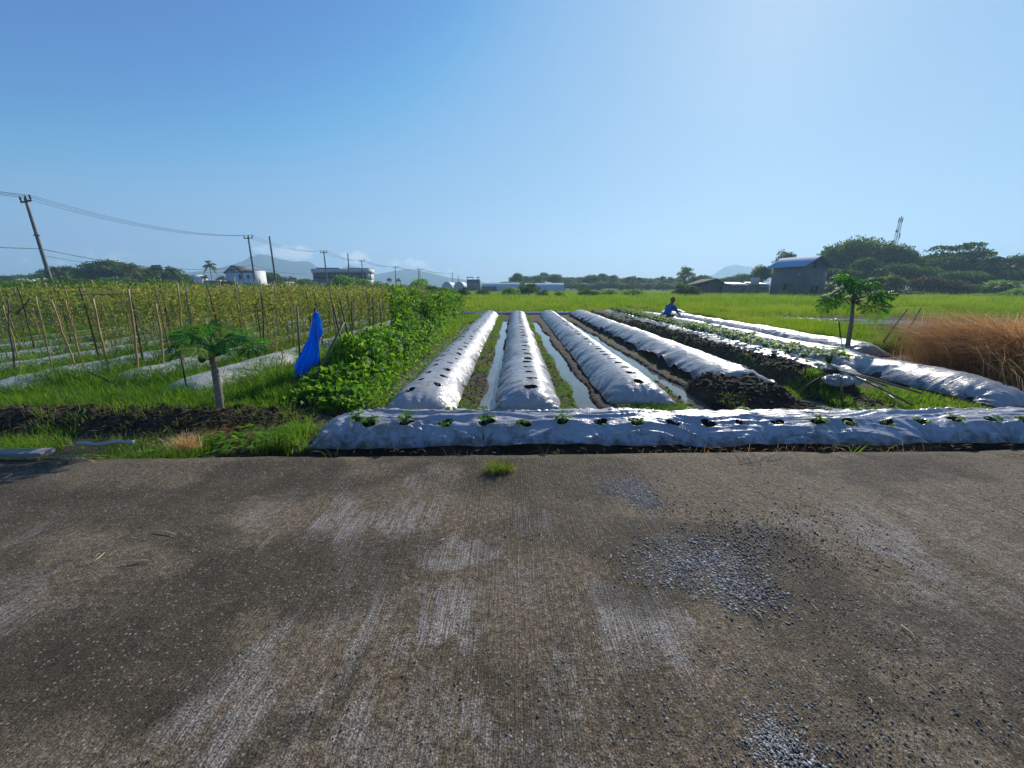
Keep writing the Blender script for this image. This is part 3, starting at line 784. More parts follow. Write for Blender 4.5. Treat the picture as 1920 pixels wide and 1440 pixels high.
tall = [seedling_mesh(10, .135, .07, .058, 220 + i) for i in range(3)]
protoS = {}
def put_plant(name, key, data, loc, rz, sc, label, cat, group, mat):
    if key not in protoS:
        o = arr_mesh(name, data[0], data[1], mat, None, data[2]); protoS[key] = o
    else:
        o = protoS[key].copy(); COL.objects.link(o)
    o.location = loc; o.rotation_euler = (0, 0, rz); o.scale = (sc,) * 3
    return tag(o, label, cat, group)
big_ones = {0, 1, 2, 4, 6, 13}
for i, c in enumerate(ctr[:20]):
    if i in (9, 10): continue
    k = i % 4 if i not in big_ones else i % 3
    key = ("t" if i in big_ones else "s") + str(k); data = tall[k] if i in big_ones else small[k]
    sc = .62 if i in (7, 11, 12) else 1.05
    put_plant("seedling", key, data, (c[0], c[1], c[2] + .004), i * 1.9, sc,
              "front-row seedling in the %s hole from the left of the roadside bed" % ordinal(i), "seedling", "seedlings in the front row of the roadside bed", M["bean"])
for i, c in enumerate(ctr[20:]):
    put_plant("seedling", "s%d" % (i % 4), small[i % 4], (c[0], c[1], c[2] + .006), i * 2.3, .95,
              "back-row seedling, %s from the left, showing behind the roadside bed's crest" % ordinal(i), "seedling", "seedlings in the back row of the roadside bed", M["bean"])
# leafy plants on the fifth bed
bush = [seedling_mesh(34, .27, .26, .095, 300 + i) for i in range(4)]
y = 6.7; i = 0
while y < 22.6:
    t = (y - 6.2) / 16.8; x = 5.42 + .13 * t + random.uniform(.02, .2)
    put_plant("bean_plant", "b%d" % (i % 4), bush[i % 4], (x, y, FIELD + .33), random.random() * 6, random.uniform(.75, 1.15),
              "bushy pale green crop plant growing on the bed with an open soil side", "crop plant", "bushy plants along the open-sided bed", M["bean"])
    y += random.uniform(.34, .5); i += 1

# ------------------------------------------------------------------ bamboo stakes and drying beans at the left
def stake_mesh(h, r0, seed, node=True):
    r = np.random.default_rng(seed); n = 9
    z = np.linspace(-.12, h, n); pts = np.stack([np.cumsum(r.normal(size=n) * .008), np.cumsum(r.normal(size=n) * .008), z], 1)
    mb = MB(); mb.tube(pts, np.linspace(r0, r0 * .75, n) * (1 + .12 * (r.random(n) - .5)), 7)
    return mb
stakes_pos = []
stake_proto = {}
def put_stake(x, y, h, r, tx, ty, matk, label, group, key, name="bamboo_stake"):
    if key not in stake_proto:
        o = stake_mesh(h, r, len(stake_proto) + 50).build(name, M[matk], smooth=True); stake_proto[key] = o
    else:
        o = stake_proto[key].copy(); COL.objects.link(o)
    o.location = (x, y, float(terrain(np.array([x]), np.array([y]))[0]) - .02); o.rotation_euler = (tx, ty, random.random() * .3)
    tag(o, label, "stake", group)
    return o
# the nearest ones, one by one (base pixel, top pixel)
near_st = [((262, 708), (246, 542), "pale straw-coloured bamboo stake standing straight just left of the nearer papaya, tallest of its neighbours"),
           ((346, 690), (333, 533), "bright yellow bamboo stake rising above the vines behind the nearer papaya crown"),
           ((307, 697), (294, 570), "ochre bamboo stake between the two pale stakes left of the nearer papaya"),
           ((30, 705), (24, 562), "grey bamboo stake at the left end, tied to a second crossing stake"),
           ((38, 690), (8, 572), "yellowish bamboo stake leaning against the grey stake at the left end"),
           ((98, 700), (62, 556), "dark leaning bamboo stake wrapped in dry vines, right of the pair at the left end"),
           ((204, 712), (172, 560), "dark knotty bamboo stake with a thick vine, left of the pale straight stake"),
           ((146, 704), (96, 562), "slanting thin bamboo stake crossing other stakes in the dry bean rows"),
           ((160, 694), (124, 562), "brown slanting bamboo stake among the dry bean rows, left of the knotty dark one"),
           ((498, 682), (490, 548), "dark brown bamboo stake behind the film bed right of the nearer papaya"),
           ((521, 676), (510, 560), "pale bamboo stake under the bare utility pole, left of the blue net"),
           ((546, 662), (533, 560), "thin bamboo stake close to the left of the blue net"),
           ((400, 625), (398, 543), "grey bamboo stake topped by a cross stick above the nearer papaya crown")]
for i, (b, t_, lab) in enumerate(near_st):
    bx, by, bz = G(*b, -.02); tp = W(t_[0], t_[1], by + .02)
    L = math.dist((bx, by, bz), tp); d = Vector((tp[0] - bx, tp[1] - by, tp[2] - bz)).normalized()
    o = stake_mesh(L, .021 if i in (0, 1, 2, 6) else .015, 900 + i).build("bamboo_stake", M["bamboo" if i in (0, 1, 2, 4, 10) else "bamboo_grey" if i in (3, 12) else "bamboo_dark" if i in (9,) else "bamboo"], smooth=True)
    o.location = (bx, by, bz); o.rotation_euler = d.to_track_quat('Z', 'Y').to_euler()
    tag(o, lab, "stake", "bamboo stakes in the dry bean rows")
vine_pts = []
for k, lx in enumerate(LEFT_X):
    for side in (-1, 1):
        y = y0s[k] + 2.0 + .3 * (side > 0)
        while y < 22.8:
            x = lx - .1 * (y - 6) / 17 + side * .27 + random.uniform(-.05, .05)
            tx, ty = random.uniform(-.05, .05), -side * .03 + random.uniform(-.06, .06)
            q = random.randrange(5)
            put_stake(x, y, [1.55, 1.62, 1.7, 1.58, 1.78][q], [.013, .016, .012, .017, .014][q], tx, ty, ["bamboo", "bamboo_dark", "bamboo", "bamboo_grey", "bamboo"][q],
                      "bamboo stake in the dry bean row " + names[k], "bamboo stakes in the dry bean rows", "L%d" % q)
            vine_pts.append((x, y, tx, ty))
            y += random.uniform(.78, .98)
def bean_vines():
    parts = []; mb = MB()
    for (x, y, tx, ty) in vine_pts:
        n = 175 if y < 11 else 100
        vt = .84 + .34 * float(vnoise(x * .8, y * .9, 71)); zz = .10 + 1.45 * vt * rng.random(n) ** .6
        rad = .05 + .20 * rng.random(n) * (.4 + zz / 1.7)
        a = rng.random(n) * 6.28
        P = np.stack([x + np.sin(ty) * zz + np.cos(a) * rad, y - np.sin(tx) * zz + np.sin(a) * rad * 1.4, zz + FIELD], 1)
        D = rand_dirs(n) * np.array([1, 1, .6]) + np.array([0, 0, -.55])
        sz = rng.uniform(.035, .085, n) * (1 if y < 11 else 1.35)
        parts.append(leaf_arr(P, D, rand_dirs(n), sz, sz * rng.uniform(.3, .62, n), .3, np.clip(rng.random(n) * .75 + .25 * vnoise(x * .5, y * .5, 8), 0, 1)))
        for j in range(3):       # hanging dry stems
            zz2 = np.linspace(.05, rng.uniform(1.2, 1.65), 6)
            px = x + np.sin(ty) * zz2 + np.cumsum(rng.normal(size=6) * .028); py = y + np.cumsum(rng.normal(size=6) * .035)
            mb.tube(np.stack([px, py, zz2 + FIELD], 1), .0042, 4, rng.uniform(.6, 1))
        # runners along the top of the row
        zz2 = 1.45 + .12 * rng.random(5)
        mb.tube(np.stack([x + .08 * rng.normal(size=5), y + np.linspace(0, .95, 5), zz2], 1), .004, 4, rng.uniform(.6, 1))
        n2 = 60
        P = np.stack([x + .12 * rng.normal(size=n2), y + rng.random(n2) * .95, 1.42 + .17 * rng.normal(size=n2) * .7], 1)
        sz = rng.uniform(.03, .08, n2)
        parts.append(leaf_arr(P, rand_dirs(n2), rand_dirs(n2), sz, sz * .45, .3, np.clip(.25 + .75 * rng.random(n2), 0, 1)))
    parts.append((np.concatenate(mb.v), *[f if f.ndim == 2 else f[None] for f in mb.f], np.concatenate(mb.t)))
    V, F, T = cat_parts(parts)
    tag(arr_mesh("bean_vines", V, F, M["dryvine"], None, T), "drying olive-brown bean vines tangled round the bamboo stakes on the left field", "vines", kind="stuff")
bean_vines()
# thin rails tied along the tops
for i, (a, b, Y0, Y1) in enumerate([((140, 553), (262, 549), 7.2, 7.4), ((392, 556), (425, 547), 9.6, 9.4), ((452, 549), (560, 548), 9.5, 9.3), ((30, 590), (57, 558), 7.2, 7.2)]):
    mb = MB(); p, q = np.array(W(*a, Y0)), np.array(W(*b, Y1)); mb.tube([p, p * .5 + q * .5 + np.array([0, 0, -.01]), q], .012, 6)
    tag(mb.build("bamboo_rail", M["bamboo_grey" if i == 3 else "bamboo"], smooth=True),
        ["thin pale rail tied along stake tops at the far left of the dry bean rows", "short slanting stick tied to the grey stake above the nearer papaya", "long pale rail tied along the stake tops below the white gabled house", "grey stick propped diagonally on the grey stake at the left end"][i], "rail", "rails tied to the stakes")

# ------------------------------------------------------------------ green climbing beans, their stakes, the blue net
def hedge():
    parts = []; n = 25000
    y = 5.25 + 17.8 * rng.random(n) ** 1.35
    t = (y - 5.25) / 17.8
    xc = -2.72 - .76 * t; hwid = .50 - .04 * t
    hh = np.interp(y, [5.2, 5.7, 6.3, 7.0, 9, 12, 15, 23], [.14, .22, .42, .62, .66, .74, .88, .98]) * (.78 + .44 * vnoise(y * 1.5, y * 0, 4))
    a = rng.uniform(-.15, math.pi + .15, n); rr = 1 - .5 * rng.random(n) ** 2.2
    lump = .62 + .76 * fbm(y * 1.9, a * 1.5, 3, 77)
    x = xc + np.cos(a) * hwid * rr * lump * 1.05; z = np.maximum(np.sin(a), 0) ** .75 * hh * rr * lump + FIELD + .03
    P = np.stack([x, y, z], 1)
    out = np.stack([np.cos(a), .35 * rng.normal(size=n), np.sin(a) * .7 + .25], 1)
    D = unit(out) * .55 + rand_dirs(n) * .55 + np.array([0, 0, -.35])
    sz = rng.uniform(.055, .115, n) * (1 + .25 * t)
    parts.append(leaf_arr(P, D, out + .5 * rand_dirs(n), sz, sz * rng.uniform(.62, .85, n), .22, np.clip(.75 * rng.random(n) + .35 * vnoise(y * 2.2, a * 2, 5) - .05, 0, 1)))
    # tall climbers on the far stakes
    m = 9000
    y = 11 + 11.5 * rng.random(m); sidx = np.floor(y / .9); cx = -3.2 + .75 * (_hash(sidx, sidx * 0 + 3, 5) - .5) * 2; zt = 1.15 + .55 * _hash(sidx, sidx * 0, 9)
    z = .7 + rng.random(m) * (zt - .7)
    P = np.stack([cx + .16 * rng.normal(size=m), sidx * .9 + .45 + .17 * rng.normal(size=m), z], 1)
    sz = rng.uniform(.05, .11, m)
    parts.append(leaf_arr(P, rand_dirs(m) + np.array([0, 0, -.3]), rand_dirs(m), sz, sz * .65, .2))
    # low leafy skirt at the plot side and near end
    m = 5000
    y = 5.0 + 15 * rng.random(m) ** 1.5; x = -2.3 + .3 * rng.normal(size=m) - .4 * (y - 5) / 15
    P = np.stack([x, y, FIELD + .03 + .16 * rng.random(m)], 1); sz = rng.uniform(.04, .09, m)
    parts.append(leaf_arr(P, rand_dirs(m) + np.array([0, 0, .3]), rand_dirs(m) + np.array([0, 0, 1]), sz, sz * .6, .2, np.clip(.3 + .6 * rng.random(m), 0, 1)))
    mb = MB()
    for i in range(120):
        yy = 5.6 + 16.5 * rng.random(); xx = -2.66 - .80 * (yy - 5.25) / 17.8 + .3 * rng.normal()
        zz = np.linspace(0, .9, 5); mb.tube(np.stack([xx + np.cumsum(rng.normal(size=5) * .03), yy + np.cumsum(rng.normal(size=5) * .03), zz + FIELD], 1), .004, 4, .3)
    parts.append((np.concatenate(mb.v), *[f if f.ndim == 2 else f[None] for f in mb.f], np.concatenate(mb.t)))
    V, F, T = cat_parts(parts)
    tag(arr_mesh("climbing_beans", V, F, M["bean"], None, T), "lush bushy row of green climbing beans beside the blue net", "bean row")
hedge()
hs = [((640, 640), (624, 571), "bamboo_dark"), ((655, 640), (637, 559), "bamboo_dark"), ((560, 632), (557, 575), "bamboo_grey"), ((735, 620), (727, 530), "bamboo_dark"), ((762, 620), (761, 548), "bamboo_dark"),
      ((778, 622), (776, 560), "bamboo_grey"), ((792, 622), (790, 552), "bamboo_dark"), ((804, 622), (800, 572), "bamboo_grey"), ((812, 618), (806, 565), "bamboo_grey"), ((822, 612), (820, 570), "bamboo_dark"),
      ((838, 600), (834, 557), "bamboo_dark"), ((842, 603), (841, 570), "bamboo"), ((848, 598), (847, 558), "bamboo"), ((660, 622), (660, 566), "bamboo_dark"), ((700, 610), (699, 556), "bamboo_dark"), ((715, 612), (712, 562), "bamboo_grey")]
hy = [7.6, 8.4, 7.9, 15.5, 15, 14.2, 14.5, 15.5, 16.2, 17.5, 20.5, 20, 21, 10.5, 13.2, 13.6]
for i, ((b, t_, mk_), Y) in enumerate(zip(hs, hy)):
    p = np.array(W(*t_, Y)); q = np.array(W(*b, Y)); s_ = (q[0] - p[0]) / (q[2] - p[2]) if abs(q[2] - p[2]) > .01 else 0
    base = np.array([p[0] + s_ * (FIELD - p[2]), Y, FIELD - .05]); mb = MB(); mb.tube([base, (base + p) / 2, p], [.02, .018, .016], 6)
    tag(mb.build("bean_stake", M[mk_], smooth=True), "stake %s standing in the green climbing bean row, %s from the blue net" % ({"bamboo": "of tan wood", "bamboo_dark": "of dark wood", "bamboo_grey": "of grey wood"}[mk_], ordinal([2, 3, 0, 8, 9, 10, 11, 12, 13, 14, 15, 16, 17, 4, 5, 7][i])), "stake", "stakes in the green bean row")
# net tied to a stake
def blue_net():
    Y = 6.35
    rows = [(587, 589, 598), (592, 586, 600), (605, 584, 602), (618, 581, 605), (627, 579, 604), (634, 578, 600), (645, 573, 599), (660, 566, 599), (676, 557, 599), (690, 550, 598), (703, 553, 588), (722, 551, 574)]
    rows = np.array(rows, float); fi = np.linspace(0, len(rows) - 1, 52); rows = [tuple(np.interp(q, np.arange(len(rows)), rows[:, c]) for c in range(3)) for q in fi]
    n = 64; V = []
    for r_, (py, xl, xr) in enumerate(rows):
        a = np.array(W(xl, py, Y)); b = np.array(W(xr, py, Y)); w = np.linalg.norm(b - a); f = r_ / (len(rows) - 1)
        for j in range(n):
            th = j / n * 2 * math.pi
            s = (1 - math.cos(th)) / 2
            dep = math.sin(th) * w * .20 + (.040 * f + .010) * (1 - 2 * abs(math.sin(s * 9.5 + f * 1.6 + .7 * math.sin(f * 7)))) * (.5 + f) + .010 * math.sin(f * 26 + s * 7) * (1.2 - f) + .006 * math.sin(f * 60 + s * 13)
            V.append(a + (b - a) * s + np.array([0, -dep, (.008 * math.sin(s * 23) + .03 * math.sin(s * 5.5 + 1) * f ** 6) * f]))
    m = len(rows); Q = [[i * n + j, i * n + (j + 1) % n, (i + 1) * n + (j + 1) % n, (i + 1) * n + j] for i in range(m - 1) for j in range(n)]
    root = empty("blue_net", tuple(W(590, 722, Y)), 0, "bright blue net hung over a stake at the near end of the green bean row", "net")
    off = np.array(root.location)
    arr_mesh("cloth", np.array(V) - off, [np.array(Q)], M["net"], root, smooth=True)
    mb = MB(); k = np.array(W(592, 588, Y)) - off
    mb.lathe([(.012, -.02), (.034, -.012), (.036, .006), (.02, .022), (.012, .05)], k, 12); mb.build("tied_knot", M["net"], root, True)
blue_net()
mb = MB(); p, q = np.array(W(601, 722, 6.4)), np.array(W(591, 578, 6.36)); p[2] = FIELD - .06; mb.tube([p, (p + q) / 2, q], [.024, .022, .02], 7)
tag(mb.build("net_stake", M["bamboo_dark"], smooth=True), "dark wooden stake that the blue net hangs from", "stake")
mb = MB(); p, q = np.array(W(612, 668, 6.0)), np.array(W(645, 604, 6.3)); mb.tube([p + (p - q) * .7, (p + q) / 2, q], .021, 7)
tag(mb.build("leaning_stick", M["bamboo_grey"], smooth=True), "pale grey stick leaning diagonally right of the blue net", "stick")
mb = MB(); p, q = np.array(W(577, 690, 6.75)), np.array(W(589, 610, 6.6)); mb.tube([p + (p - q) * .3, (p + q) / 2, q], .02, 7)
tag(mb.build("leaning_stick", M["bamboo_dark"], smooth=True), "dark stick slanting behind the blue net on its left", "stick")

# ------------------------------------------------------------------ papaya trees
def papaya_leaf(size, seed):
    """deeply lobed hand-shaped blade in the XY plane, stalk end at the origin"""
    r = np.random.default_rng(seed); parts = []
    nl = 9
    for i in range(nl):
        a = math.radians(-145 + 290 * i / (nl - 1)); L = size * (.62 + .38 * math.cos(a * .55)) * r.uniform(.9, 1.08)
        d = np.array([math.cos(a), math.sin(a), 0.0]); s = np.array([-d[1], d[0], 0])
        droop = lambda t: -.22 * size * t ** 2
        pr = [(0, .015), (.25, .055), (.5, .085), (.72, .10), (.88, .05), (1, 0)]
        V = []
        for t, w in pr:
            c = d * L * t + np.array([0, 0, droop(t)])
            V += [c + s * w * L * .92 + [0, 0, .03 * L * (w > 0)], c, c - s * w * L * .92 + [0, 0, .03 * L * (w > 0)]]
        V = np.array(V); F = []
        for k in range(len(pr) - 1): F += [[3 * k, 3 * k + 1, 3 * k + 4, 3 * k + 3], [3 * k + 1, 3 * k + 2, 3 * k + 5, 3 * k + 4]]
        tv = .25 + .5 * r.random()
        parts.append((V, np.array(F), np.full(len(V), tv)))
        for k, t in enumerate((.38, .55, .70, .82)):      # side points of the lobe
            c = d * L * t + np.array([0, 0, droop(t)])
            for sg in (-1, 1):
                D = (d * .75 + s * sg * .9)[None]; parts.append(leaf_arr(c[None], D, np.array([[0, 0, 1.0]]), L * (.34 - .12 * (t > .7)), L * .085, .25, np.array([tv])))
    return cat_parts(parts)
def papaya(loc, top, r0, leaves, lsize, label, fruits, seed, els=(-.28, .42, 1.15)):
    r = np.random.default_rng(seed)
    root = empty("papaya_tree", loc, 0, label, "papaya tree")
    top = np.array(top) - np.array(loc); mb = MB()
    n = 14; t = np.linspace(0, 1, n); pts = np.outer(t, top) + np.stack([.02 * np.sin(t * 4), t * 0, t * 0], 1); pts[0, 2] -= .12
    rad = r0 * (1.25 - .5 * t) * (1 + .05 * ((np.arange(n) % 2) - .5))
    mb.tube(pts, rad, 14, wob=.08); mb.build("trunk", M["papbark"], root, True)
    protos = [papaya_leaf(1.0, seed + q) for q in range(4)]
    for i in range(leaves):
        az = i * 2.399 + r.normal() * .15; el = np.interp(i / leaves, [0, .55, 1], els) + r.normal() * .2
        pl = lsize * r.uniform(1.45, 2.3) * np.interp(i / leaves, [0, 1], [1.05, .75])
        d = np.array([math.cos(az) * math.cos(el), math.sin(az) * math.cos(el), math.sin(el)])
        h0 = top * (1 - .10 * (1 - i / leaves)); tip = h0 + d * pl; mid = h0 + d * pl * .5 + np.array([0, 0, .05 * pl])
        mb = MB(); mb.tube([h0, mid, tip], [.010, .008, .006], 6); st = mb.build("leaf_stalk", M["stalk"], root, True)
        V, F, T = protos[i % 4]
        fwd = Vector((d[0], d[1], np.clip(-.45 + el * .35, -.8, .3) + r.normal() * .15)).normalized()
        up = Vector((r.normal() * .5, r.normal() * .5, 1)); sd = up.cross(fwd).normalized(); up = fwd.cross(sd)
        R = np.array([[fwd[q], sd[q], up[q]] for q in range(3)])
        s = lsize * r.uniform(.8, 1.12)
        arr_mesh("leaf", (V * s) @ R.T + tip, F, M["papaya"], st, np.clip(T * .62 + r.normal() * .08 + (.5 if i == 2 else 0), 0, 1))
    for (fx, fy, fz, s) in fruits:
        mb = MB(); mb.lathe([(.001, -1.25), (.35, -1.1), (.75, -.6), (.9, 0), (.7, .6), (.3, .95), (.001, 1.05)], (0, 0, 0), 12)
        f = mb.build("fruit", M["fruit"], root, True); f.scale = (s, s, s); f.location = top + np.array([fx, fy, fz]); f.rotation_euler = (fy * 3, -fx * 4, 0)
    return root
pl = G(413, 795, -.14)
papaya((pl[0], pl[1], -.16), W(398, 655, pl[1] + .05), .043, 19, .225, "small papaya tree with green fruit on the weedy bank, nearer of the two papayas",
       [(-.11, -.03, -.05, .05), (-.07, -.09, -.09, .055), (.09, -.05, -.02, .05), (.02, -.10, -.06, .045)], 21, (-.05, .62, 1.25))
pr_ = G(1588, 652, .1)
papaya((pr_[0], pr_[1], .02), W(1602, 556, pr_[1]), .043, 27, .31, "taller papaya tree standing between film beds at the right, before the green rice",
       [(-.06, -.05, -.12, .05), (.05, -.06, -.14, .05)], 33)

# ------------------------------------------------------------------ dry grass, poles and sticks at the right
def dry_clump():
    parts = []
    def arch(P, d, L, H, w, tint):
        n = len(P); up = np.array([0, 0, 1.0]); s = np.stack([-d[:, 1], d[:, 0], 0 * d[:, 0]], 1) + .5 * rand_dirs(n); s = unit(s)
        t = [0, .35, .7, 1.0]; V = []
        for q in t:
            c = P + d * (L * q ** 1.5)[:, None] + up * (H * (q - .52 * q ** 2.6))[:, None]
            ww = (w * (1 - q * .9))[:, None]
            V += [c - s * ww, c + s * ww]
        V = np.stack(V, 1).reshape(-1, 3); b = np.arange(n)[:, None] * 8
        F = np.concatenate([b + np.array([[0, 1, 3, 2]]), b + np.array([[2, 3, 5, 4]]), b + np.array([[4, 5, 7, 6]])])
        return V, F, np.repeat(tint, 8)
    n = 17000
    u_, v_ = rng.normal(size=n), rng.normal(size=n)
    x = 9.62 + .62 * u_ + .35 * v_; y = 7.3 + .75 * v_
    q = np.hypot((x - 9.65) / 1.6, (y - 7.3) / 1.7)
    ok = (q < 1.15) & (x > 7.8 + .22 * (y - 5.5)); x, y, q = x[ok], y[ok], q[ok]; n = len(x)
    hgt = (.30 + .80 * np.clip(1 - q ** 2, 0, 1) ** .6) * (.55 + .75 * fbm(x * 1.7, y * 1.7, 3, 6))
    az = np.where(rng.random(n) < .5, math.pi + rng.normal(size=n) * .8 - .4, rng.random(n) * 6.28)
    d = np.stack([np.cos(az), np.sin(az), 0 * az], 1)
    L = hgt * rng.uniform(.3, 2.1, n)
    parts.append(arch(np.stack([x, y, FIELD + .25 * hgt * rng.random(n)], 1), d, L, hgt * rng.uniform(.7, 1.75, n), rng.uniform(.0025, .006, n), np.clip(rng.random(n) * .85 * (.5 + fbm(x * 3, y * 3, 2, 8)), 0, 1)))
    # pale long arching stems on the near side
    n = 500
    y = rng.uniform(5.6, 8.0, n); x = 7.8 + .25 * (y - 5.7) + rng.random(n) * 1.6
    az = math.pi + rng.normal(size=n) * .55 - .45; d = np.stack([np.cos(az), np.sin(az), 0 * az], 1); h = rng.uniform(.35, .8, n)
    parts.append(arch(np.stack([x, y, np.full(n, FIELD)], 1), d, h * rng.uniform(.7, 1.3, n), h * 1.9, rng.uniform(.004, .007, n), rng.uniform(.75, 1, n)))
    n = 420                       # stiff upright stems standing out of the top
    x = 9.5 + .7 * rng.normal(size=n); y = 7.3 + .7 * rng.normal(size=n); ok = (x > 8.0) & (np.hypot((x - 9.65) / 1.6, (y - 7.3) / 1.7) < 1.0); x, y = x[ok], y[ok]; n = len(x)
    az = rng.random(n) * 6.28; d = np.stack([np.cos(az), np.sin(az), 0 * az], 1); h = rng.uniform(.7, 1.25, n)
    parts.append(arch(np.stack([x, y, np.full(n, FIELD)], 1), d, h * rng.uniform(.05, .3, n), h * 2.0, rng.uniform(.003, .006, n), rng.uniform(.5, 1, n)))
    V, F, T = cat_parts(parts)
    tag(arr_mesh("dry_grass_clump", V, F, M["straw"], None, T), "big mound of reddish-brown dry grass at the right edge behind the pointed film bed", "dry grass")
dry_clump()
def pole_obj(name, pts, r, mt, label, cat, group=None, seg=7):
    mb = MB(); mb.tube(pts, r, seg); return tag(mb.build(name, M[mt], smooth=True), label, cat, group)
def stick3(a, b, za, zb):
    p, q = np.array(G(*a, za)), np.array(G(*b, zb)); return [p, (p + q) / 2 + np.array([0, 0, .012]), q]
pole_obj("bamboo_pole", stick3((1560, 690), (1730, 738), .30, .10), [.018, .016, .013], "bamboo_grey", "long pale bamboo pole lying over the beds, upper one of the fallen poles", "pole", "fallen bamboo poles")
pole_obj("bamboo_pole", stick3((1590, 700), (1712, 760), .22, .02), [.016, .015, .012], "bamboo_grey", "pale bamboo pole lying towards the roadside bed, lowest end near the road", "pole", "fallen bamboo poles")
pole_obj("bamboo_pole", stick3((1572, 694), (1662, 724), .30, .16), [.015, .014, .012], "bamboo_grey", "short pale bamboo pole lying between the two longer fallen poles", "pole", "fallen bamboo poles")
pole_obj("bamboo_pole", stick3((1655, 732), (1695, 764), .06, .0), [.012, .011, .01], "bamboo", "thin short bamboo piece at the grass patch behind the roadside bed", "pole", "fallen bamboo poles")
pole_obj("twig", stick3((1500, 732), (1536, 708), .05, .28), [.010, .009, .006], "bamboo_grey", "thin pale twig leaning on the dark soil bank", "twig")
pole_obj("short_post", [G(1578, 756, -.1), np.array(W(1578, 730, G(1578, 756)[1])), np.array(W(1577, 706, G(1578, 756)[1]))], [.017, .016, .015], "bamboo_grey", "short upright grey post before the crumpled film at the open-sided bed", "post")
pole_obj("leaning_stake", [W(1656, 642, 9.6), W(1680, 608, 9.6), W(1701, 579, 9.6)], [.022, .02, .016], "bamboo_dark", "dark stake leaning to the right, left one of the pair before the dry grass", "stake", "dark leaning stakes by the dry grass")
pole_obj("leaning_stake", [W(1684, 640, 9.2), W(1712, 604, 9.2), W(1726, 578, 9.2)], [.022, .02, .016], "bamboo_dark", "dark stake leaning to the right, right one of the pair before the dry grass", "stake", "dark leaning stakes by the dry grass")
pole_obj("thin_stake", [W(1578, 645, 10.6), W(1575, 622, 10.6), W(1573, 602, 10.6)], [.02, .018, .015], "bamboo_dark", "short dark stake beside the taller papaya trunk", "stake")
pole_obj("thin_stick", [G(585, 842, -.02), np.array(G(600, 826, .06)), np.array(G(617, 810, .14))], [.008, .008, .006], "bamboo_grey", "thin pale stick at the left tip of the roadside bed", "stick")
pole_obj("thin_stake", [G(352, 738, -.05), np.array(W(343, 690, 5.7)), np.array(W(335, 655, 5.7))], [.012, .011, .01], "bamboo_dark", "thin leaning stake left of the nearer papaya trunk", "stake")
pole_obj("fallen_stick", stick3((165, 697), (220, 722), .22, .12), [.014, .013, .01], "bamboo_dark", "dark stick lying in the grass below the old film beds", "stick")
# crumpled bit of film
def crumple(name, loc, sx, sy, sz, seed, label, mt="film_near", rz=0):
    n, k = 40, 26
    th = np.linspace(0, 2 * math.pi, n, endpoint=False); ph = np.linspace(.02, math.pi * .96, k)
    T_, P_ = np.meshgrid(th, ph, indexing='ij')
    r = .72 + .55 * ridge(fbm(np.cos(T_) * 2 + 3 + P_ * 1.3, np.sin(T_) * 2 + P_ * 1.7, 3, seed)) ** 2 - .15
    V = np.stack([np.cos(T_) * np.sin(P_) * sx * r, np.sin(T_) * np.sin(P_) * sy * r, (np.cos(P_) * .5 + .5) * sz * 2 * r - .02], -1).reshape(-1, 3)
    i = np.arange(n)[:, None]; j = np.arange(k - 1)[None]; i2 = (i + 1) % n
    Q = np.stack([i * k + j, i * k + j + 1, i2 * k + j + 1, i2 * k + j], -1).reshape(-1, 4)
    o = arr_mesh(name, V, [Q], M[mt], smooth=True); o.location = loc; o.rotation_euler = (0, 0, rz)
    return tag(o, label, "plastic film")
crumple("crumpled_film", (*G(1568, 722, .10)[:2], .10), .22, .16, .09, 3, "crumpled blue-grey piece of film at the near end of the open-sided bed")
crumple("crumpled_film", (*G(1265, 588, .1)[:2], .08), .55, .3, .14, 9, "bunched loose film on the ground beside the crouching worker")
def film_roll():
    root = empty("film_roll", (*G(205, 836, .02)[:2], .02), .10, "roll of white plastic film lying on the verge left of the nearer papaya", "film roll")
    r = np.random.default_rng(4); n = 26; x = np.linspace(-.30, .22, n)
    mb = MB(); mb.tube(np.stack([x, .012 * np.sin(x * 15), .03 + .006 * np.sin(x * 20)], 1), .018 * (1 + .25 * np.sin(x * 37) * np.sin(x * 11)), 16, wob=.25)
    mb.build("rolled_film", M["film_old"], root, True)
    mb = MB(); mb.lathe([(.010, -.012), (.021, -.012), (.022, .012), (.010, .012)], (0, 0, 0), 16); e = mb.build("open_end", M["film_old"], root, True); e.rotation_euler = (0, math.pi / 2, 0); e.location = (.225, 0, .031)
film_roll()
def slab():
    c = G(28, 852, .03)
    root = empty("concrete_slab", (c[0], c[1], .0), .03, "grey concrete slab lying on the verge at the left edge by the road", "slab")
    mb = MB(); mb.box((0, 0, .04), (.62, .13, .05)); o = mb.build("block", M["stone"], root)
    bv = o.modifiers.new("bevel", 'BEVEL'); bv.width = .008; bv.segments = 2
    mb = MB(); mb.box((.24, -.002, .0415), (.16, .136, .056)); o = mb.build("pale_end", M["stone"], root)
    bv = o.modifiers.new("bevel", 'BEVEL'); bv.width = .008; bv.segments = 2
slab()

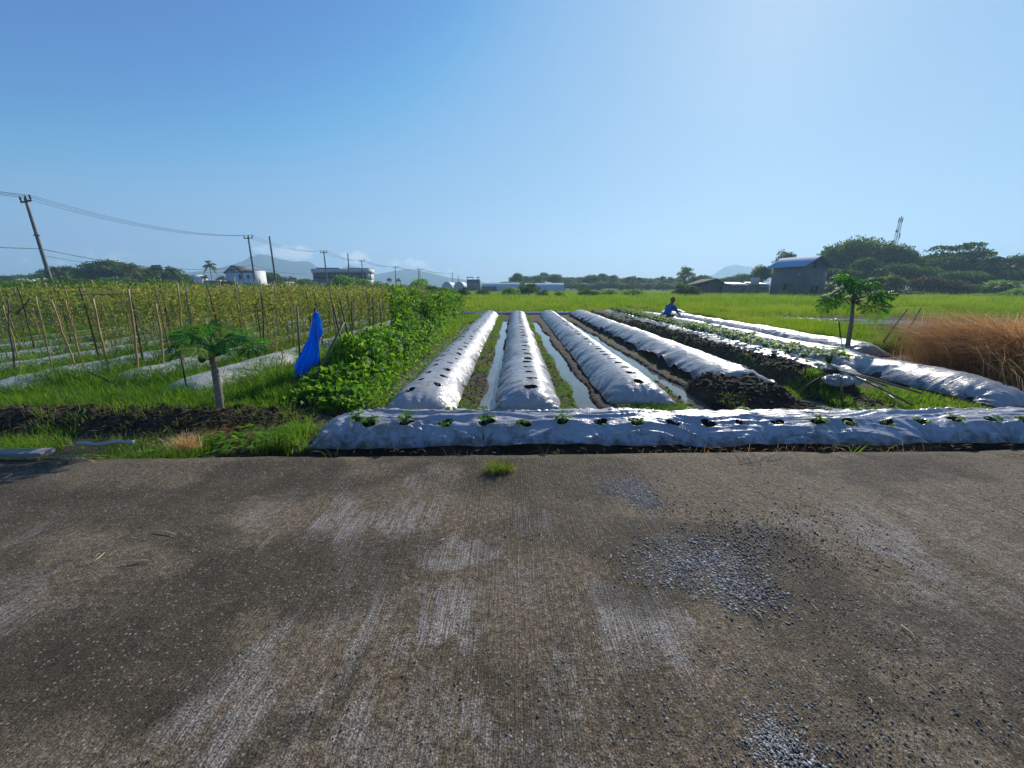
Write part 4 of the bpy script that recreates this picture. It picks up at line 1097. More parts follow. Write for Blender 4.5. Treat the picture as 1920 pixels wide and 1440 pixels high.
# ------------------------------------------------------------------ the worker bending over a bed
def person():
    Y = 17.6
    foot = W(1249, 603, Y)
    root = empty("person", (foot[0], foot[1], FIELD + .02), math.radians(-58), "person in a blue shirt and orange-red hat bending over a film bed", "person")
    # local axes: +Y is where the person faces (away, to the right); stooping, knees bent
    def skin(name, joints, edges, mt, lev=2):
        me = bpy.data.meshes.new(name); me.from_pydata([j[:3] for j in joints], edges, []); me.update()
        o = bpy.data.objects.new(name, me); COL.objects.link(o); o.parent = root
        sk = o.modifiers.new("skin", 'SKIN'); sk.use_smooth_shade = True
        for v, j in zip(me.skin_vertices[0].data, joints): v.radius = (j[3], j[4] if len(j) > 4 else j[3]); v.use_root = False
        me.skin_vertices[0].data[0].use_root = True
        sb = o.modifiers.new("subdivision", 'SUBSURF'); sb.levels = lev; sb.render_levels = lev
        me.materials.append(M[mt]); return o
    J = [(0, -.12, .32, .15, .13),   # 0 pelvis
         (0, .02, .50, .13, .115), (0, .14, .68, .145, .12), (0, .22, .82, .11, .10),   # spine, chest, shoulders
         (0, .28, .91, .05), (0, .325, .98, .075, .085), (0, .335, 1.07, .078, .092), (0, .325, 1.12, .055, .06),    # neck, head
         (.17, .22, .80, .058), (.25, .33, .58, .045), (.29, .50, .40, .035), (.295, .545, .35, .032, .018),     # right arm, reaching
         (-.17, .22, .80, .058), (-.24, .24, .56, .045), (-.12, .40, .44, .035), (-.09, .44, .41, .032, .018),
         (.10, -.06, .29, .088), (.16, .26, .40, .065), (.14, -.02, .10, .045), (.14, -.06, .02, .04), (.14, .12, .0, .03),
         (-.10, -.06, .29, .088), (-.16, .28, .42, .065), (-.14, .01, .10, .045), (-.14, -.03, .02, .04), (-.14, .15, .0, .03),
         (0, .43, 1.035, .014), (.078, .32, 1.04, .014), (-.078, .32, 1.04, .014)]
    E_ = [(0, 1), (1, 2), (2, 3), (3, 4), (4, 5), (5, 6), (6, 7), (3, 8), (8, 9), (9, 10), (10, 11), (3, 12), (12, 13), (13, 14), (14, 15),
          (0, 16), (16, 17), (17, 18), (18, 19), (19, 20), (0, 21), (21, 22), (22, 23), (23, 24), (24, 25), (6, 26), (6, 27), (6, 28)]
    # fingers: four of unequal length, bent, and a thumb from the side of the palm
    for h, sg in ((11, 1), (15, -1)):
        hx, hy, hz = J[h][:3]
        for q, ln in enumerate((.062, .072, .068, .052)):
            a = len(J); ox = (q - 1.5) * .019
            J.append((hx + ox, hy + .022, hz - .03, .009)); J.append((hx + ox * 1.1, hy + .035, hz - .03 - ln * .5, .0085)); J.append((hx + ox * 1.1, hy + .025, hz - .03 - ln, .008))
            E_ += [(h, a), (a, a + 1), (a + 1, a + 2)]
        a = len(J); J.append((hx - sg * .035, hy + .03, hz + .0, .010)); J.append((hx - sg * .045, hy + .055, hz - .03, .009)); E_ += [(h, a), (a, a + 1)]
    skin("body", J, E_, "skin")
    k = lambda j, g: (j[0], j[1], j[2], j[3] + g, (j[4] if len(j) > 4 else j[3]) + g)
    sh = [k(J[0], .02), k(J[1], .035), k(J[2], .035), k(J[3], .03), k(J[8], .025), k(J[9], .022), (.272, .42, .48, .05), k(J[12], .025), k(J[13], .022), (-.18, .32, .49, .05)]
    skin("shirt", sh, [(0, 1), (1, 2), (2, 3), (3, 4), (4, 5), (5, 6), (3, 7), (7, 8), (8, 9)], "shirt")
    tr = [(0, -.13, .29, .165, .145), k(J[16], .022), k(J[17], .02), (.14, .02, .15, .062), k(J[21], .022), k(J[22], .02), (-.14, .05, .15, .062)]
    skin("trousers", tr, [(0, 1), (1, 2), (2, 3), (0, 4), (4, 5), (5, 6)], "trousers")
    mb = MB(); mb.lathe([(.135, -.03), (.11, -.012), (.098, .0), (.098, .05), (.08, .095), (.04, .115), (.001, .12)], (0, 0, 0), 18)
    hat = mb.build("hat", M["hat"], root, True); hat.location = (0, .325, 1.075); hat.rotation_euler = (-.25, 0, 0)
    mb = MB()
    for s in (-1, 1): mb.lathe([(.001, -.009), (.008, -.004), (.008, .004), (.001, .009)], (s * .032, .418, 1.052), 8)
    mb.build("eyes", M["dark"], root, True)
    mb = MB(); mb.box((0, .408, .992), (.045, .012, .010)); mb.build("mouth", M["hat"], root)
person()

# ------------------------------------------------------------------ utility poles and wires
# (top pixel, foot pixel, height) -> distance
POLES = [((47, 371), (103, 548), 9.0, True, "tall leaning utility pole with a cross arm at the left, nearest of the pole line"),
         ((465, 443), (481, 545), 9.0, True, "utility pole with cross arm standing before the white gabled house"),
         ((607, 471), (615, 541), 9.0, True, "utility pole with cross arm before the left part of the long flat-roofed building"),
         ((678, 488), (681, 535), 8.6, True, "utility pole with cross arm before the right part of the long flat-roofed building"),
         ((741, 500), (742, 538), 8.6, True, "utility pole with cross arm near two small palms right of the flat-roofed building"),
         ((787, 505), (788, 538), 9.0, True, "utility pole with cross arm rising behind the big bush right of the two small palms"),
         ((848, 512), (849, 538), 8.6, True, "utility pole with cross arm beside the white polytunnels"),
         ((505, 443), (519, 543), 8.6, False, "bare dark utility pole without cross arm right of the white gabled house"),
         ((652, 475), (656, 540), 8.6, False, "bare utility pole without cross arm at the middle of the flat-roofed building"),
         ((784, 503), (785, 538), 9.2, False, "bare thin utility pole close beside a pole with cross arm behind the big bush"),
         ((859, 515), (860, 540), 8.0, False, "thin bare mast right of the white polytunnels")]
TOPS = []
for (t_, b, H, arm, lab) in POLES:
    slope = W(t_[0], t_[1], 1.0)[2] - CAM_H
    Y = (H - CAM_H) / slope
    tp = np.array(W(t_[0], t_[1], Y)); fx = W(b[0], b[1], Y)[0]; foot = np.array([fx, Y, -.4])
    root = empty("utility_pole", (fx, Y, 0), 0, lab, "utility pole", "utility poles along the far road")
    off = np.array([fx, Y, 0]); k = max(1, Y / 60)
    mb = MB(); n = 8; t = np.linspace(0, 1, n)[:, None]; mb.tube(foot * (1 - t) + tp * t - off, np.linspace(.17, .10, n) * (.9 + .1 * k), 10); mb.build("shaft", M["concrete"], root, True)
    arms = []
    if arm:
        ax = np.array([.92, -.38, 0]); c = tp + np.array([0, 0, -.28])
        mb = MB(); mb.tube([c - ax * .95 - off, c - off, c + ax * .95 - off], .07, 6); mb.build("cross_arm", M["steel"], root)
        for s in (-.9, .08, .9):
            q = c + ax * s
            mb = MB(); mb.lathe([(.03, .06), (.05, .12), (.08, .2), (.08, .26), (.05, .3), (.09, .36), (.04, .46)], tuple(q - off), 8); mb.build("insulator", M["steel"], root, True); arms.append(q + np.array([0, 0, .42]))
        mb = MB(); u = (foot * .32 + tp * .68) - off; mb.box(tuple(u), (.5, .12, .08)); mb.build("bracket", M["steel"], root)
    TOPS.append((tp, foot, arms))
def wire(a, b, sag, r, label, group):
    t = np.linspace(0, 1, 26)[:, None]; P = a * (1 - t) + b * t; P[:, 2] -= (4 * sag * t * (1 - t))[:, 0]
    mb = MB(); mb.tube(P, r, 5); return tag(mb.build("power_line", M["wire"], smooth=True), label, "power line", group)
GW = "power lines strung along the utility poles"
off_l = TOPS[0][0] + (TOPS[0][0] - TOPS[1][0]) * np.array([1, 1, 0]) * .9
sp = ["from the nearest pole to the white house pole", "right of the white gabled house pole", "across the left part of the flat-roofed building", "ending at the pole by two palms", "right of the pole by two palms", "ending at the polytunnel pole"]
for j in range(3):
    wire(off_l + TOPS[0][2][j] - TOPS[0][0], TOPS[0][2][j], .5, .02, "thin upper power line leaving the nearest pole towards the left edge, %s of three" % ["front", "middle", "rear"][j], GW)
    for i in range(6):
        k = TOPS[i][0][1] / 60
        wire(TOPS[i][2][j], TOPS[i + 1][2][j], [1.0, .9, .8, .8, .8, .8][i], .016 * max(1, k), "upper power line %s, %s of three" % (sp[i], ["front", "middle", "rear"][j]), GW)
at = lambda i, f: TOPS[i][1] * (1 - f) + TOPS[i][0] * f
lo = [at(0, .56), at(1, .56), at(2, .60), at(3, .6)]
wire(lo[0] + (lo[0] - lo[1]) * np.array([.9, .9, 0]), lo[0], .35, .024, "thick lower cable leaving the nearest pole towards the left edge", GW)
wire(lo[0], lo[1], 1.15, .026, "thick lower cable sagging over the left trees from the nearest pole", GW)
wire(lo[1], lo[2], 1.1, .03, "thick lower cable passing behind the bare pole right of the white gabled house", GW)
wire(at(0, .50), at(1, .50), 1.0, .014, "faint thin lower wire sagging over the left trees", GW)

# ------------------------------------------------------------------ buildings
def house_empty(name, px, py, Y, label, cat, group=None):
    c = W(px, py, Y); return empty(name, (c[0], Y, 0), 0, label, cat, group)
def bx(name, mt, root, x0, x1, y0, y1, z0, z1, parent=None):
    o = root.location
    mb = MB(); mb.box(((x0 + x1) / 2 - o.x, (y0 + y1) / 2 - o.y, (z0 + z1) / 2), (abs(x1 - x0), abs(y1 - y0), abs(z1 - z0))); return mb.build(name, M[mt] if isinstance(mt, str) else mt, parent or root)
def X(px, Y): return W(px, 538, Y)[0]
def Zp(py, Y): return W(960, py, Y)[2]
def window(root, px0, px1, py0, py1, Y, fr="frame", gl="glass", name="window", face=0):
    x0, x1, z0, z1 = X(px0, Y), X(px1, Y), Zp(py1, Y), Zp(py0, Y)
    f = bx(name, fr, root, x0, x1, Y - .10, Y + .05, z0, z1)
    w = min(.12, (x1 - x0) * .12)
    p = bx("pane", gl, root, x0 + w, x1 - w, Y - .125, Y - .10, z0 + w, z1 - w); p.parent = f
    return f
def gable_roof(root, x0, x1, y0, y1, z0, z1, xr, mt, over=.35, th=.18, parent=None):
    o = root.location; mb = MB(); y0 -= over; y1 += over
    for xa, s in ((x0, -1), (x1, 1)):
        dx = xa - xr; k = over / max(abs(dx), .1); xe = xa + dx * k; ze = z0 - (z1 - z0) * k
        mb.prism([(xe - o.x, ze), (xr - o.x, z1), (xr - o.x, z1 + th), (xe - o.x, ze + th)][::(1 if s < 0 else -1)], y0 - o.y, y1 - o.y)
    return mb.build("roof", M[mt], parent or root)

def white_house():
    Y = 100; r = house_empty("white_house", 455, 540, Y, "white two-storey house with a brown gable roof left of the bare pole", "house")
    o = r.location; xl, xg, xr = X(427, Y), X(457, Y), X(479, Y); ze, zt = Zp(511, Y), Zp(499, Y)
    bx("wall", "white", r, xl, xr, Y, Y + 4.2, -.3, ze)
    mb = MB(); mb.prism([(xl - o.x, ze), (xg - o.x, ze), ((xl + xg) / 2 - o.x, zt)], 0.002, .3); mb.build("gable", M["white"], r)
    xm = (xl + xg) / 2
    gable_roof(r, xl, xg, Y, Y + 4.0, ze, zt, xm, "brownroof", .3)
    # roof running on to the right
    mb = MB(); mb.prism([(0, ze - .05), (0, ze + .1), (2.2, ze + .8), (4.2, ze + .1), (4.2, ze - .05)], xm - o.x, xr - o.x - .02)
    V = mb.v[0].copy(); mb.v[0] = np.stack([V[:, 1], V[:, 0], V[:, 2]], 1); mb.build("side_roof", M["brownroof"], r)
    bx("parapet_wall", "white", r, X(479.3, Y), X(481, Y), Y - .15, Y + 4.6, -.3, Zp(507, Y))
    bx("annexe", "white", r, X(482, Y), X(492, Y + 1), Y + 1.2, Y + 4.1, -.3, Zp(533, Y))
    window(r, 438, 445, 505, 510, Y + .0); window(r, 451, 456, 515, 523, Y); window(r, 467, 471, 515, 522, Y)
    bx("ledge", "frame", r, X(459, Y), X(476, Y), Y - .25, Y, Zp(532, Y), Zp(531, Y))
    bx("downpipe", "frame", r, X(458, Y), X(458.6, Y), Y - .12, Y - .002, -.3, ze)
white_house()
def flat_building():
    Y = 130; r = house_empty("flat_roofed_building", 640, 540, Y, "long grey flat-roofed building with a dark window band behind the bushes", "building")
    xl, xr = X(588, Y), X(690, Y); z0, z1 = Zp(523.5, Y), Zp(511, Y); top = Zp(504, Y)
    bx("wall", "whitegrey", r, xl, xr, Y + .6, Y + 6.2, -.3, z0 - .25)
    bx("upper_wall", "whitegrey", r, xl, xr, Y + .35, Y + 6.3, z0 - .249, z1)
    bx("parapet", "whitegrey", r, xl - .2, xr + .35, Y, Y + 6.5, z1 + .001, top)
    bx("roof_edge", "frame", r, X(597, Y), X(636, Y), Y + .1, Y + 6, top + .001, top + .35); bx("roof_edge", "frame", r, X(655, Y), xr + .3, Y + .1, Y + 6, top + .001, top + .25)
    bx("floor_edge", "frame", r, xl - .2, xr + .1, Y - .1, Y + .5, z0 - .7, z0 - .251)
    n = 16
    for i in range(n):
        a = xl + .3 + (xr - xl - .6) * i / n; b = xl + .3 + (xr - xl - .6) * (i + 1) / n
        f = bx("window", "frame", r, a + .02, b - .02, Y + .2, Y + .345, z0, z1)
        p = bx("pane", "glass", r, a + .10, b - .10, Y + .17, Y + .199, z0 + .08, z1 - .08); p.parent = f
        if i % 3 == 1:
            f = bx("window", "frame", r, a - .1, b + .1, Y + .45, Y + .595, .4, z0 - 1.0); p = bx("pane", "glass", r, a, b, Y + .42, Y + .449, .5, z0 - 1.1); p.parent = f
    bx("side_window", "dark", r, xr + .001, xr + .06, Y + 2.6, Y + 3.6, Zp(525, Y), Zp(511, Y))
flat_building()
def simple_house(name, Y, pl_, pr, pe, pt, wall, roof, label, depth=6, wins=(), hip=True, group=None):
    r = house_empty(name, (pl_ + pr) / 2, 540, Y, label, "house", group); o = r.location
    xl, xr, ze, zt = X(pl_, Y), X(pr, Y), Zp(pe, Y), Zp(pt, Y)
    bx("wall", wall, r, xl, xr, Y, Y + depth, -.3, ze)
    ov = .4; ins = (xr - xl) * (.25 if hip else .02)
    V = [(xl - ov, Y - ov, ze), (xr + ov, Y - ov, ze), (xr + ov, Y + depth + ov, ze), (xl - ov, Y + depth + ov, ze), (xl + ins, Y + depth / 2, zt), (xr - ins, Y + depth / 2, zt)]
    V = np.array(V) - np.array([o.x, o.y, -.002])
    F4 = np.array([[0, 1, 5, 4], [2, 3, 4, 5], [3, 2, 1, 0]]); F3 = np.array([[1, 2, 5], [3, 0, 4]])
    arr_mesh("roof", V, [F3, F4], M[roof], r)
    for w in wins: window(r, *w, Y)
    return r
simple_house("white_house", 95, 10, 42, 530, 522, "white", "whitegrey", "pale-roofed white house at the left edge, left one of a pair behind the poles", 5, [(18, 24, 532, 536), (30, 36, 532, 536)])
simple_house("white_house", 98, 44, 75, 529, 521, "white", "whitegrey", "pale-roofed white house near the left edge, right one of a pair, beside the leaning pole", 5, [(50, 56, 531, 536), (63, 69, 531, 536)])
simple_house("white_house", 120, 112, 130, 521, 516, "white", "white", "small white house whose roof peeps out of the left trees", 5, [(116, 120, 523, 526)])
simple_house("brown_roofed_house", 150, 519, 534, 526, 518, "white", "brownroof", "white house with a steep brown roof behind the bare pole", 8, [(523, 525, 527, 532), (528, 530, 527, 532)])
simple_house("red_roofed_house", 150, 394, 417, 528, 521, "whitegrey", "brownroof", "low house with a long dark red roof behind the single tall palm", 6, [(400, 404, 530, 534)])
simple_house("white_house", 115, 383, 407, 527, 524, "white", "white", "low white house with a flat pale roof before the red-roofed house", 5, [(396, 399, 528, 534), (402, 404, 528, 534)])
simple_house("white_shed", 120, 556, 584, 538, 535, "white", "white", "long low white-roofed shed left of the flat-roofed building", 5, [(564, 568, 539, 542)])
def terrace():
    Y = 160; r = house_empty("terraced_building", 360, 540, Y, "pale bluish building of stepped blocks left of the single tall palm", "building")
    bx("wall", "whitegrey", r, X(350, Y), X(361, Y), Y, Y + 6, -.3, Zp(516, Y)); bx("upper_block", "white", r, X(361.3, Y), X(366, Y), Y + 1, Y + 6, -.3, Zp(515, Y)); bx("side_block", "white", r, X(366.3, Y), X(372, Y), Y + 1.5, Y + 6, -.3, Zp(518, Y))
    for a in (352, 356): window(r, a, a + 3, 519, 524, Y)
terrace()
def polytunnel(px0, px1, Y, Rz, label, along=True, ends=True):
    x0, x1 = X(px0, Y), X(px1, Y); r = empty("polytunnel", ((x0 + x1) / 2, Y, 0), 0, label, "polytunnel", "white polytunnels across the green field")
    n = 15; th = np.linspace(0, math.pi, n)
    if along:
        L = x1 - x0; us = np.linspace(-L / 2, L / 2, 40)
        V = np.array([[u, 3.2 * (1 - math.cos(t)), Rz * math.sin(t) ** .6 * (1 - .015 * (k % 2)) - .05] for k, u in enumerate(us) for t in th])
        m = 40
    else:
        w = x1 - x0; us = np.linspace(0, 12, 14); m = 14
        V = np.array([[-w / 2 * math.cos(t), u, Rz * math.sin(t) ** .7 - .05] for u in us for t in th])
    i = np.arange(m - 1)[:, None] * n; j = np.arange(n - 1)[None]
    Q = np.stack([i + j, i + n + j, i + n + j + 1, i + j + 1], -1).reshape(-1, 4)
    arr_mesh("cover", V, [Q], M["tunnel"], r, smooth=True)
    mb = MB(); mb.add(V[:n], [np.arange(n)]); mb.add(V[-n:], [np.arange(n)[::-1]]); e = mb.build("end_wall", M["tunnel"], r)
    if along:
        mb = MB(); mb.box((-(x1 - x0) / 2 + 2.4, -.06, .9), (5, .1, 1.7)); mb.build("side_door", M["greywall"], r)
    return r
polytunnel(903, 974, 128, 3.0, "long white polytunnel left of the bush in the middle of the green field edge")
polytunnel(985, 1058, 131, 2.9, "long white polytunnel right of the bush in the middle of the green field edge")
polytunnel(828, 848, 150, 3.6, "white round-topped polytunnel, left one of a pair seen end-on", False)
polytunnel(850, 871, 148, 3.6, "white round-topped polytunnel, right one of a pair seen end-on", False)
def frame_house():
    Y = 140; r = house_empty("open_frame_building", 886, 540, Y, "bluish-green open framed building with roof bars left of the long polytunnels", "building")
    x0, x1 = X(874, Y), X(901, Y); z1 = Zp(524, Y)
    bx("wall", "greenframe", r, x0 + .3, x1 - .2, Y, Y + 5, -.3, z1)
    for k in range(5):
        a = x0 + .3 + (x1 - x0 - .5) * k / 5
        f = bx("window", "frame", r, a + .1, a + .8, Y - .08, Y - .002, z1 - 1.0, z1 - .2); p = bx("pane", "glass", r, a + .18, a + .72, Y - .10, Y - .081, z1 - .92, z1 - .28); p.parent = f
    for a, b in ((875, 888), (894, 899)):
        bx("roof_bar", "steel", r, X(a, Y), X(b, Y), Y + .5, Y + .8, Zp(520.5, Y), Zp(519, Y))
    for a in (876, 887, 895, 898): bx("post", "steel", r, X(a, Y) - .09, X(a, Y) + .09, Y + .55, Y + .75, z1 + .001, Zp(520.6, Y))
frame_house()
def sheds():
    Y = 84; r = house_empty("brick_shed", 1337, 545, Y, "low brick shed with a dark gable roof left of the water tank", "shed"); o = r.location
    xl, xr, xm = X(1309, Y), X(1364, Y), X(1340, Y); ze, zt = Zp(534.5, Y), Zp(524, Y)
    bx("wall", "brick", r, xl + .3, xr - .3, Y, Y + 6, -.3, ze)
    mb = MB(); mb.prism([(xl + .3 - o.x, ze), (xr - .3 - o.x, ze), (xm - o.x, zt)], .004, .3); mb.build("gable", M["brick"], r)
    gable_roof(r, xl + .3, xr - .3, Y, Y + 6, ze, zt, xm, "dark", .5)
    bx("door", "dark", r, X(1350, Y), X(1356, Y), Y - .05, Y - .002, -.2, Zp(539, Y))
    Y = 82; r = house_empty("long_shed", 1402, 545, Y, "long low shed with a rusty metal sheet roof joining the dark house", "shed"); o = r.location
    xl, xr = X(1364.5, Y), X(1443, Y)
    bx("wall", "greywall", r, xl, xr, Y, Y + 5, -.3, Zp(535, Y))
    for a, b, za, zb in ((1366, 1405, 534.6, 530), (1419, 1444, 534.6, 529.5), (1419.5, 1444, 538, 535.5)):
        f = 0 if zb < 532 else -.6
        mb = MB(); V = [(X(a, Y), Y - .5 + f, Zp(za, Y)), (X(b, Y), Y - .5 + f, Zp(za, Y)), (X(b, Y), Y + 5 + f * 7.6, Zp(zb, Y)), (X(a, Y), Y + 5 + f * 7.6, Zp(zb, Y))]
        V = np.array(V) - np.array([o.x, o.y, 0]); V = np.concatenate([V, V + np.array([0, 0, .12])])
        mb.add(V, [[[3, 2, 1, 0], [4, 5, 6, 7], [0, 1, 5, 4], [1, 2, 6, 5], [2, 3, 7, 6], [3, 0, 4, 7]]]); mb.build("roof", M["zinc"], r)
    bx("door", "dark", r, X(1392, Y), X(1397, Y), Y - .05, Y - .002, -.2, Zp(540, Y))
    Y = 79; r = house_empty("water_tank", 1413, 545, Y, "grey round water tank with an orange lid on a stand before the long shed", "water tank"); o = r.location
    zb, zt = Zp(534, Y), Zp(520.5, Y); rad = (X(1420, Y) - X(1405.5, Y)) / 2
    mb = MB(); mb.lathe([(rad * .97, zb), (rad, zb + .1), (rad, (zb + zt) / 2 - .06), (rad * 1.03, (zb + zt) / 2), (rad, (zb + zt) / 2 + .06), (rad, zt - .12), (rad * .86, zt)], (0, 0, 0), 20); mb.build("tank", M["whitegrey"], r, True)
    mb = MB(); mb.lathe([(rad * .85, zt + .002), (rad * .8, zt + .12), (.28, zt + .32), (.26, zt + .45), (.02, zt + .47)], (0, 0, 0), 16); mb.build("lid", M["orange"], r, True)
    mb = MB(); mb.box((0, 0, zb - .08), (rad * 2.2, rad * 2.2, .15)); mb.build("platform", M["steel"], r)
    for sx in (-1, 1):
        for sy in (-1, 1):
            mb = MB(); mb.box((sx * rad * .85, sy * rad * .85, (zb - .16 - .2) / 2), (.22, .22, zb - .156 + .2)); mb.build("leg", M["greywall"], r)
sheds()
def dark_house():
    # corner nearest the camera, one long wall to the left, the gable wall to the right
    Yc = 68.0; c = np.array([X(1500, Yc), Yc])
    def at_px(px, dirv):
        # walk from the corner along dirv until the pixel column is reached
        lo_, hi = 0.0, 40.0
        for _ in range(50):
            m_ = (lo_ + hi) / 2; p = c + dirv * m_; q = 960 + FPX * p[0] / (p[1] * CP + 0 * SP)
            if (q > px) == (dirv[0] < 0): lo_ = m_
            else: hi = m_
        return lo_
    a = math.radians(72); dl = np.array([-math.cos(a), math.sin(a)]); dr = np.array([math.sin(a), math.cos(a)])
    Ll = at_px(1444, dl); Lr = at_px(1546, dr)
    rz = math.atan2(-dl[1], -dl[0])   # local +X runs from the far left end to the corner
    r = empty("dark_house", (c[0], c[1], 0), rz, "dark grey two-storey house with a pale blue sheet roof at the right", "house")
    zc = lambda py, P: Zp(py, P[1])
    pm = c + dr * Lr * .5; ze = zc(496, c); zr = zc(480, pm)
    # local frame: x from -Ll..0 (long wall), y from 0..Lr
    mb = MB(); mb.box((-Ll / 2, Lr / 2, ze / 2 - .15), (Ll, Lr, ze + .3)); mb.build("wall", M["greywall"], r)
    for xx in (-.30, -Ll):
        mb = MB(); V = [(xx, .002, ze), (xx + .30, .002, ze), (xx, Lr - .002, ze), (xx + .30, Lr - .002, ze), (xx, Lr / 2, zr - .12), (xx + .30, Lr / 2, zr - .12)]
        mb.add(V, [[[0, 1, 5, 4]], [[2, 4, 5, 3]], [[0, 4, 2]], [[1, 3, 5]]]); mb.build("gable", M["greywall"], r)
    ov = .7
    for s in (0, 1):
        y0, y1 = (-ov, Lr / 2) if s == 0 else (Lr + ov, Lr / 2)
        z0 = ze - (zr - ze) * ov / (Lr / 2); n = 60
        xs_ = np.linspace(-Ll - .8, .7, n); cor = .03 * np.cos(np.arange(n) * math.pi)
        V = []
        for q, xx in enumerate(xs_): V += [(xx, y0, z0 + cor[q] + .06), (xx, y1, zr + cor[q] + .06), (xx, y0, z0 + cor[q]), (xx, y1, zr + cor[q])]
        F = []
        for q in range(n - 1):
            b = q * 4; F += [[b, b + 4, b + 5, b + 1], [b + 2, b + 3, b + 7, b + 6], [b, b + 2, b + 6, b + 4]]
        F += [[0, 1, 3, 2], [(n - 1) * 4, (n - 1) * 4 + 2, (n - 1) * 4 + 3, (n - 1) * 4 + 1]]
        arr_mesh("roof_sheet", np.array(V), [np.array(F)], M["blueroof"], r)
    def win_long(f0, f1, z0, z1, nm="window"):
        mb = MB(); mb.box(((-Ll * (f0 + f1) / 2), -.03, (z0 + z1) / 2), (Ll * (f1 - f0), .056, z1 - z0)); w = mb.build(nm, M["frame"], r)
        mb = MB(); mb.box(((-Ll * (f0 + f1) / 2), -.07, (z0 + z1) / 2), (Ll * (f1 - f0) - .16, .02, z1 - z0 - .16)); mb.build("pane", M["dark"], w)
    def win_gab(f0, f1, z0, z1, nm="window"):
        mb = MB(); mb.box((.03, Lr * (f0 + f1) / 2, (z0 + z1) / 2), (.056, Lr * (f1 - f0), z1 - z0)); w = mb.build(nm, M["frame"], r)
        mb = MB(); mb.box((.07, Lr * (f0 + f1) / 2, (z0 + z1) / 2), (.02, Lr * (f1 - f0) - .16, z1 - z0 - .16)); mb.build("pane", M["dark"], w)
    win_long(.42, .55, 1.0, 2.3); win_long(.30, .35, 1.9, 2.3)
    win_gab(.36, .52, ze - .6, ze + .55); win_gab(.40, .55, .5, 1.9); win_gab(.60, .75, .5, 1.9)
    mb = MB(); mb.lathe([(.001, -.13), (.1, -.1), (.13, 0), (.1, .1), (.001, .13)], (-.35, -.2, ze - 1.6), 12); mb.build("wall_lamp", M["white"], r, True)
dark_house()
def tower():
    Y = 190; t_ = W(1689, 412, Y); b = W(1685, 470, Y); H = t_[2]; x = t_[0]
    r = empty("telecom_tower", (x, Y, 0), 0, "lattice telecom mast rising behind the large trees at the right", "telecom mast")
    w0, w1 = 1.9, .75; n = 26
    mb = MB()
    wz = lambda z: (w0 + (w1 - w0) * z / H) / 2
    for sx, sy in ((-1, -1), (1, -1), (1, 1), (-1, 1)): mb.tube([(sx * wz(0), sy * wz(0), 0), (sx * wz(H / 2), sy * wz(H / 2), H / 2), (sx * wz(H), sy * wz(H), H)], .09, 5)
    mb.build("mast_legs", M["steel"], r)
    mb = MB()
    for i in range(n):
        za, zb = H * i / n, H * (i + 1) / n; a, c = wz(za), wz(zb)
        for k in range(4):
            cs = [(-1, -1), (1, -1), (1, 1), (-1, 1)]; p, q = cs[k], cs[(k + 1) % 4]
            mb.tube([(p[0] * a, p[1] * a, za), ((p[0] * a + q[0] * c) / 2, (p[1] * a + q[1] * c) / 2, (za + zb) / 2), (q[0] * c, q[1] * c, zb)], .035, 4)
            mb.tube([(p[0] * c, p[1] * c, zb), ((p[0] + q[0]) * c / 2, (p[1] + q[1]) * c / 2, zb), (q[0] * c, q[1] * c, zb)], .035, 4)
    mb.build("bracing", M["steel"], r)
    for sx, z in ((-1.3, H - 5), (-1.6, H - 9.5)):
        mb = MB(); mb.lathe([(.01, -.25), (.5, -.1), (.75, .12), (.70, .14), (.02, -.05)], (0, 0, 0), 14); o = mb.build("dish", M["steel"], r, True); o.location = (sx, -.5, z); o.rotation_euler = (math.pi / 2, 0, .3)
    for sx, z in ((-.8, H - .2), (.8, H - .2), (1.2, H - 7), (.0, H + .4)):
        mb = MB(); mb.box((sx, 0, z), (.32, .25, 2.2)); mb.build("antenna", M["steel"], r)
tower()

